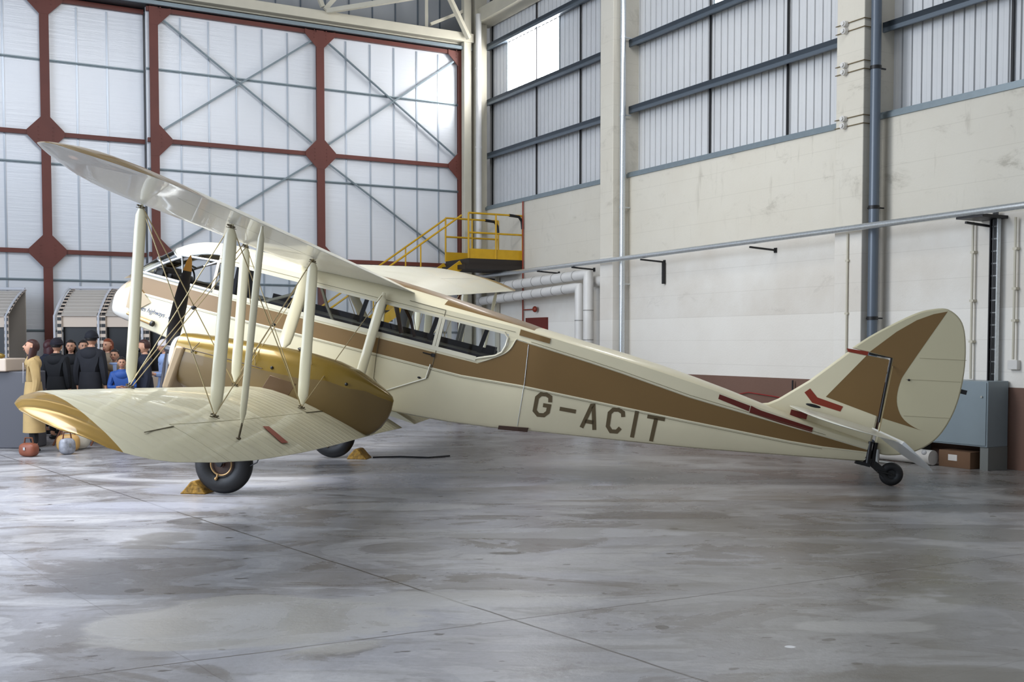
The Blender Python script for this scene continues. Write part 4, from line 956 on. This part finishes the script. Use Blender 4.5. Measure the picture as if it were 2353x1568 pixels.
# folding stool with bags
fs = empty('folding_table', T((-7.15, 17.15, 0)), 'low folding table with thin silver top edge behind the lower wing tip', 'table')
MB().box(0, .75, 0, .4, .44, .465).build('table_top', silver, fs, smooth=False)
for x in (.05, .65):
    MB().bar((x, .02, .44), (x-.22, .02, 0), .025, .025).build('leg', leather, fs, smooth=False); MB().bar((x-.2, .38, .44), (x+.05, .38, 0), .025, .025).build('leg', leather, fs, smooth=False)
def bag(loc, sx, sy, sz, m, label, rz=0):
    o = empty('handbag', T(loc) @ Matrix.Rotation(rz, 4, 'Z'), label, 'bag', 'bags on the floor by the counter')
    def fn(p): return Vector((math.copysign(abs(p.x)**.6, p.x), math.copysign(abs(p.y)**.6, p.y), math.copysign(abs(p.z)**.7, p.z)))
    MB().ell((0, 0, sz/2), (sx/2, sy/2, sz/2), 18, 12, 0, fn).build('bag_body', m, o)
    MB().tube([(-sx*.3, 0, sz*.85), (-sx*.22, 0, sz*1.35), (sx*.22, 0, sz*1.35), (sx*.3, 0, sz*.85)], .012, 8).build('handle', leather, o)
    MB().box(-sx*.06, sx*.06, -sy/2-.01, -sy/2+.03, sz*.5, sz*.7).build('clasp', silver, o, smooth=False)
tan = mat('tan_leather', (186, 146, 86), .5, var=.15); 
bag((-6.72, 16.3, 0), .34, .2, .26, tan, 'tan leather bag on the floor below the lower wing tip', .3)
bag((-6.98, 15.55, 0), .28, .18, .20, mat('rust_leather', (128, 70, 48), .5), 'rust-brown bag on the floor beside the tan bag', -.3)
bag((-6.72, 16.62, .0), .40, .26, .42, mat('pale_canvas', (206, 200, 186), .7, var=.15), 'pale canvas bag on the floor behind the tan bag', .1)
bag((-6.55, 15.85, 0), .22, .18, .24, mat('grey_silver_fabric', (146, 148, 156), .5, var=.4, vscale=18), 'small silver-grey bag nearest on the floor right of the tan bag', .8)

# ================================================================== PEOPLE
skin_m = mat('skin', (196, 146, 118), .5); eye_m = mat('eye', (30, 22, 20), .3); lip_m = mat('lips', (160, 88, 80), .5)
def skinned(verts, edges, radii, root=0, sub=1):
    me = bpy.data.meshes.new('t'); me.from_pydata([tuple(v) for v in verts], edges, []); o = bpy.data.objects.new('t', me); COL.objects.link(o)
    o.modifiers.new('s', 'SKIN'); 
    for i, r_ in enumerate(radii):
        sv = me.skin_vertices[0].data[i]; sv.radius = (r_, r_) if not isinstance(r_, tuple) else r_; sv.use_root = (i == root)
    sb = o.modifiers.new('u', 'SUBSURF'); sb.levels = sub; sb.render_levels = sub
    bpy.context.view_layer.update(); dg = bpy.context.evaluated_depsgraph_get()
    ev = o.evaluated_get(dg); m2 = bpy.data.meshes.new_from_object(ev); vs = [tuple(v.co) for v in m2.vertices]; fs = [tuple(p.vertices) for p in m2.polygons]
    bpy.data.objects.remove(o); bpy.data.meshes.remove(m2); return vs, fs
def person(loc, face, h, label, coat, legs, hair, hair_style='short', coat_len=.72, arms='down', lean=0, headtilt=0, skin=None, hat=None, collar=None, scarf=None, mask=None, open_front=None, bagc=None, shoe=None):
    """face: heading in degrees, 0 looks towards the camera (-y)"""
    s = h/1.75
    root = empty('person', T(loc) @ Matrix.Rotation(R(face), 4, 'Z') @ Matrix.Scale(s, 4), label, 'person', None)
    ch = Vector((0, -lean, 1.36)); nk = Vector((0, -lean*1.35, 1.50)); hd = Vector((0, -lean*1.6-.01, 1.60))
    V = [Vector((0, 0, .96)), Vector((0, -lean*.4, 1.14)), ch, nk, hd]; E = [(0, 1), (1, 2), (2, 3), (3, 4)]; Rr = [(.15, .10), (.135, .095), (.15, .10), .058, .055]
    handinfo = []; armseg = {}
    for sd in (-1, 1):
        a = arms if isinstance(arms, str) else arms[0 if sd < 0 else 1]
        sh = ch + Vector((sd*.185, 0, .055))
        if a == 'down': el = sh+Vector((sd*.06, .03, -.29)); wr = el+Vector((sd*.0, -.05, -.25))
        elif a == 'fold': el = sh+Vector((sd*.07, 0, -.28)); wr = el+Vector((-sd*.17, -.20, .02))
        elif a == 'front': el = sh+Vector((sd*.06, .0, -.29)); wr = el+Vector((-sd*.10, -.21, -.08))
        elif a == 'up': el = sh+Vector((sd*.05, -.12, -.22)); wr = el+Vector((-sd*.06, -.10, .22))
        k0 = len(V); V += [sh, el, wr]; E += [(2, k0), (k0, k0+1), (k0+1, k0+2)]; Rr += [.062, .042, .028]; armseg[sd] = (sh, el, wr)
        d = (wr-el).normalized(); side = Vector((0, -1, 0)) if abs(d.y) < .7 else Vector((sd, 0, 0)); side = (side-d*side.dot(d)).normalized(); nrm = d.cross(side)
        pm = wr+d*.075; kp = len(V); V.append(pm); E.append((k0+2, kp)); Rr.append((.038, .018))
        handinfo.append((wr, d, side, nrm))
        hp = Vector((sd*.09, 0, .90)); kn = Vector((sd*.10, -.02, .50)); an = Vector((sd*.10, .01, .09)); to = Vector((sd*.115, -.14, .045))
        k0 = len(V); V += [hp, kn, an, to]; E += [(0, k0), (k0, k0+1), (k0+1, k0+2), (k0+2, k0+3)]; Rr += [.085, .055, .038, .035]
    vs, fs = skinned(V, E, Rr); body = MB(); body.add(vs, fs)
    # fingers and thumb, each a chain rooted in the palm
    for wr, d, side, nrm in handinfo:
        for q, L in zip((-.026, -.009, .009, .026), (.058, .07, .066, .052)):
            b = wr+d*.095+side*q; body.tube([b, b+d*L*.45+nrm*.004, b+d*L*.8+nrm*.014, b+d*L+nrm*.024], [.0095, .009, .008, .006], 7)
        b = wr+d*.045+side*.03; body.tube([b, b+d*.025+side*.022, b+d*.055+side*.028], [.012, .0105, .008], 7)
    # head
    hc = hd+Vector((0, -.015, .055))
    def hf(p):
        q = Vector(p); 
        if q.z < 0: q.x *= 1+.28*q.z; q.y *= 1+.10*q.z
        if q.y < -.3 and abs(q.x) < .25 and -.35 < q.z < .05: q.y -= .05
        if q.y < 0 and -.05 < q.z < .2: q.y *= .96
        return q
    rot = Matrix.Translation(hc) @ Matrix.Rotation(R(headtilt), 4, 'X')
    hm = MB(); hm.ell((0, 0, 0), (.078, .098, .118), 24, 18, 0, hf)
    hm.loft([[(-.011, -.092, .022), (.011, -.092, .022), (0, -.10, .024)], [(-.019, -.094, -.022), (.019, -.094, -.022), (0, -.126, -.018)], [(-.014, -.09, -.032), (.014, -.09, -.032), (0, -.10, -.032)]])
    for sd in (-1, 1):
        hm.ell((sd*.080, .008, -.002), (.010, .022, .034), 10, 8); hm.ell((sd*.031, -.0905, .014), (.013, .008, .007), 10, 6, 1); hm.box(sd*.031-.016, sd*.031+.016, -.099, -.088, .030, .036, 3)
    hm.ell((0, -.0925, -.058), (.024, .008, .008), 12, 6, 2)
    body.add([tuple(rot @ Vector(v)) for v in hm.v], hm.f); body.m[-len(hm.m):] = hm.m
    body.build('body', [skin or skin_m, eye_m, lip_m, hair], root)
    # hair
    hh = MB()
    if hair_style != 'none':
        def hairf(p):
            q = Vector(p); 
            if q.y < -.2 and q.z < .45: q = q*.80 + Vector((0, .2, .12))
            if q.z < -.35: q.z = -.35
            return q
        hh.ell((0, .012, .018), (.092, .112, .122), 22, 16, 0, hairf)
        if hair_style in ('long', 'bob'):
            L = .30 if hair_style == 'long' else .17
            rings = []
            for i, t_ in enumerate((0, .3, .6, .85, 1)):
                w = .098+.018*math.sin(t_*3); rings.append([(w*math.cos(a_), .02+.085*math.sin(a_)*(1-.1*t_), .0-L*t_) for a_ in [R(-30+240*q/14) for q in range(15)]] + [(w*.8*math.cos(a_), .02+.06*math.sin(a_), .0-L*t_) for a_ in [R(210-240*q/14) for q in range(15)]])
            hh.loft(rings)
        hh.v = [tuple(rot @ Vector(v)) for v in hh.v]; hh.build('hair', hair, root)
    if hat:
        m = MB(); m.ell((0, .012, .045), (.102, .120, .105), 22, 12, 0, lambda p: Vector((p.x, p.y, max(p.z, -.25)))); m.torus((0, .01, .03), (0, 0, 1), .098, .018, 28, 8)
        m.v = [tuple(rot @ Vector(v)) for v in m.v]; m.build('hat', hat, root)
    # coat
    V = [Vector((0, 0, .98)), Vector((0, -lean*.4, 1.14)), ch+Vector((0, 0, .03)), nk+Vector((0, 0, .02))]; E = [(0, 1), (1, 2), (2, 3)]; Rr = [(.18, .125), (.17, .12), (.195, .135), .085]
    for sd in (-1, 1):
        sh, el, wr = armseg[sd]; k0 = len(V); V += [sh, el, wr+(el-wr)*.06]; E += [(2, k0), (k0, k0+1), (k0+1, k0+2)]; Rr += [.085, .064, .048]
    vs, fs = skinned(V, E, Rr, 0); c = MB(); c.add(vs, fs)
    hz = 1.02-coat_len+.2; rings = []
    for z, w, dp in ((1.12, .17, .12), (1.0, .185, .135), (.85, .20, .15), (hz+.05, .215, .165), (hz, .217, .168), (hz, .19, .14), (.95, .15, .10)):
        rings.append([(w*math.cos(a_), dp*math.sin(a_), z) for a_ in [2*math.pi*q/20 for q in range(20)]])
    c.loft(rings, True, False); c.torus(nk+Vector((0, .005, -.005)), (0, 0, 1), .064, .034, 22, 8); c.ell(ch+Vector((0, .0, .045)), (.185, .128, .125), 22, 14); cm = [coat]
    if open_front:
        cm.append(open_front); c.add([(-.05, -.145, 1.42), (.05, -.142, 1.42), (.02, -.150, 1.10), (-.02, -.150, 1.10)], [(0, 1, 2, 3)], 1)
    c.build('coat', cm, root)
    if collar: MB().torus(nk+Vector((0, .0, -.02)), (0, 0, 1), .07, .026, 24, 8).build('collar', collar, root)
    if scarf: 
        m = MB(); m.torus(nk+Vector((0, -.01, -.01)), (0, 0, 1), .075, .032, 24, 8); m.bar(nk+Vector((.03, -.12, -.03)), nk+Vector((.05, -.15, -.33)), .07, .025, (0, 1, 0)); m.build('scarf', scarf, root)
    if mask:
        m = MB(); m.ell((0, -.075, -.045), (.058, .035, .045), 14, 10); m.v = [tuple(rot @ Vector(v)) for v in m.v]; m.build('face_mask', mask, root)
    # trousers
    V = [Vector((0, 0, .96)), Vector((0, 0, 1.04))]; E = [(0, 1)]; Rr = [(.155, .11), (.14, .10)]
    for sd in (-1, 1):
        k0 = len(V); V += [Vector((sd*.09, 0, .88)), Vector((sd*.10, -.02, .50)), Vector((sd*.10, .0, .12))]; E += [(0, k0), (k0, k0+1), (k0+1, k0+2)]; Rr += [.098, .072, .062]
    vs, fs = skinned(V, E, Rr, 0); MB().add(vs, fs).build('trousers', legs, root)
    for sd in (-1, 1):
        m = MB(); m.ell((sd*.11, -.06, .045), (.052, .145, .05), 14, 10, 0, lambda p: Vector((p.x, p.y, max(p.z, -.85)))); m.build('shoe', shoe or black, root)
    if bagc:
        m = MB(); m.box(.17, .30, -.08, .16, .62, .90); m.build('shoulder_bag', bagc, root, bevel=.03); MB().tube([(.22, .04, .9), (.12, .03, 1.46), (-.02, .1, 1.42)], .012, 6).build('bag_strap', bagc, root)
    return root
black_cloth = mat('black_wool', (18, 19, 24), .85, var=.2, vscale=8); navy = mat('navy_cloth', (22, 27, 44), .8, var=.15, vscale=6); tanc = mat('tan_wool', (178, 150, 100), .8, var=.08, vscale=6)
denim = mat('dark_denim', (38, 44, 60), .8); blk_tr = mat('black_trousers', (16, 16, 20), .8); blue_jk = mat('bright_blue_fabric', (36, 78, 150), .6); ltblue = mat('light_blue_shirt', (150, 172, 214), .7)
h_brown = mat('brown_hair', (58, 30, 26), .5); h_black = mat('black_hair', (24, 18, 16), .5); h_red = mat('auburn_hair', (122, 58, 30), .5); h_maroon = mat('maroon_hair', (64, 22, 28), .5)
khaki = mat('khaki_cloth', (128, 112, 92), .8); blue_hat = mat('blue_knit', (44, 62, 110), .8); white_c = mat('white_blouse', (216, 208, 208), .7)
def gp(u, dist): return ((u-1176.5)/2481*dist, dist, 0)
PE = [
 (gp(76, 16.15), -62, 1.66, 'person with long brown hair and a tan belted coat standing nearest the left, looking down', tanc, blk_tr, h_brown, dict(hair_style='long', arms='down', headtilt=-14, open_front=white_c, coat_len=.9, bagc=MATS['rust_leather'])),
 (gp(130, 18.3), 165, 1.68, 'person in black coat and dark cap seen from behind beside the tan coat', black_cloth, blk_tr, h_black, dict(hat=mat('dark_cap', (26, 22, 34), .8), coat_len=.85)),
 (gp(164, 19.0), 12, 1.66, 'person with dark curly hair and glasses facing the camera between two black coats', black_cloth, blk_tr, h_black, dict(hair_style='bob')),
 (gp(207, 18.2), 172, 1.80, 'tall person in a dark grey coat and blue knitted cap seen from behind', mat('charcoal_coat', (30, 31, 38), .85, var=.2, vscale=6), blk_tr, h_black, dict(hat=mat('black_knit', (22, 24, 34), .8), collar=blue_hat, scarf=None, arms='down', lean=.03, coat_len=.8)),
 (gp(112, 19.3), 150, 1.66, 'person with maroon hair behind the black-coated person', navy, blk_tr, h_maroon, dict(hair_style='bob')),
 (gp(192, 19.6), 30, 1.66, 'person with dark hair half hidden behind the tall grey coat', black_cloth, blk_tr, h_black, dict()),
 (gp(250, 19.2), -20, 1.68, 'person with auburn hair and khaki jacket behind the children', khaki, denim, h_red, dict(hair_style='long', arms='fold')),
 (gp(264, 18.6), 5, 1.50, 'child with a pale face and light blue scarf facing the camera', khaki, denim, h_black, dict(scarf=ltblue, arms='fold')),
 (gp(280, 17.9), 20, 1.38, 'child in a bright blue jacket with dark fringe beside the outer front strut', blue_jk, denim, h_black, dict(arms='fold')),
 (gp(334, 18.2), 178, 1.66, 'person in a navy coat and dark mask right of the outer front strut', navy, blk_tr, h_brown, dict(face_=0)),
 (gp(306, 19.9), 10, 1.68, 'person with short brown hair half hidden behind the outer front strut', black_cloth, blk_tr, h_brown, dict()),
 (gp(380, 18.9), -60, 1.66, 'person in a light blue shirt and dark trousers nearest the propeller', ltblue, navy, h_black, dict(coat_len=.34, hat=white_c, arms='fold')),
]
for loc, face, h, lab, coat, legs, hair, kw in PE:
    if 'face_' in kw: kw = dict(mask=black, arms='down', coat_len=.85); face = -70
    person(loc, face, h, lab, coat, legs, hair, **kw)
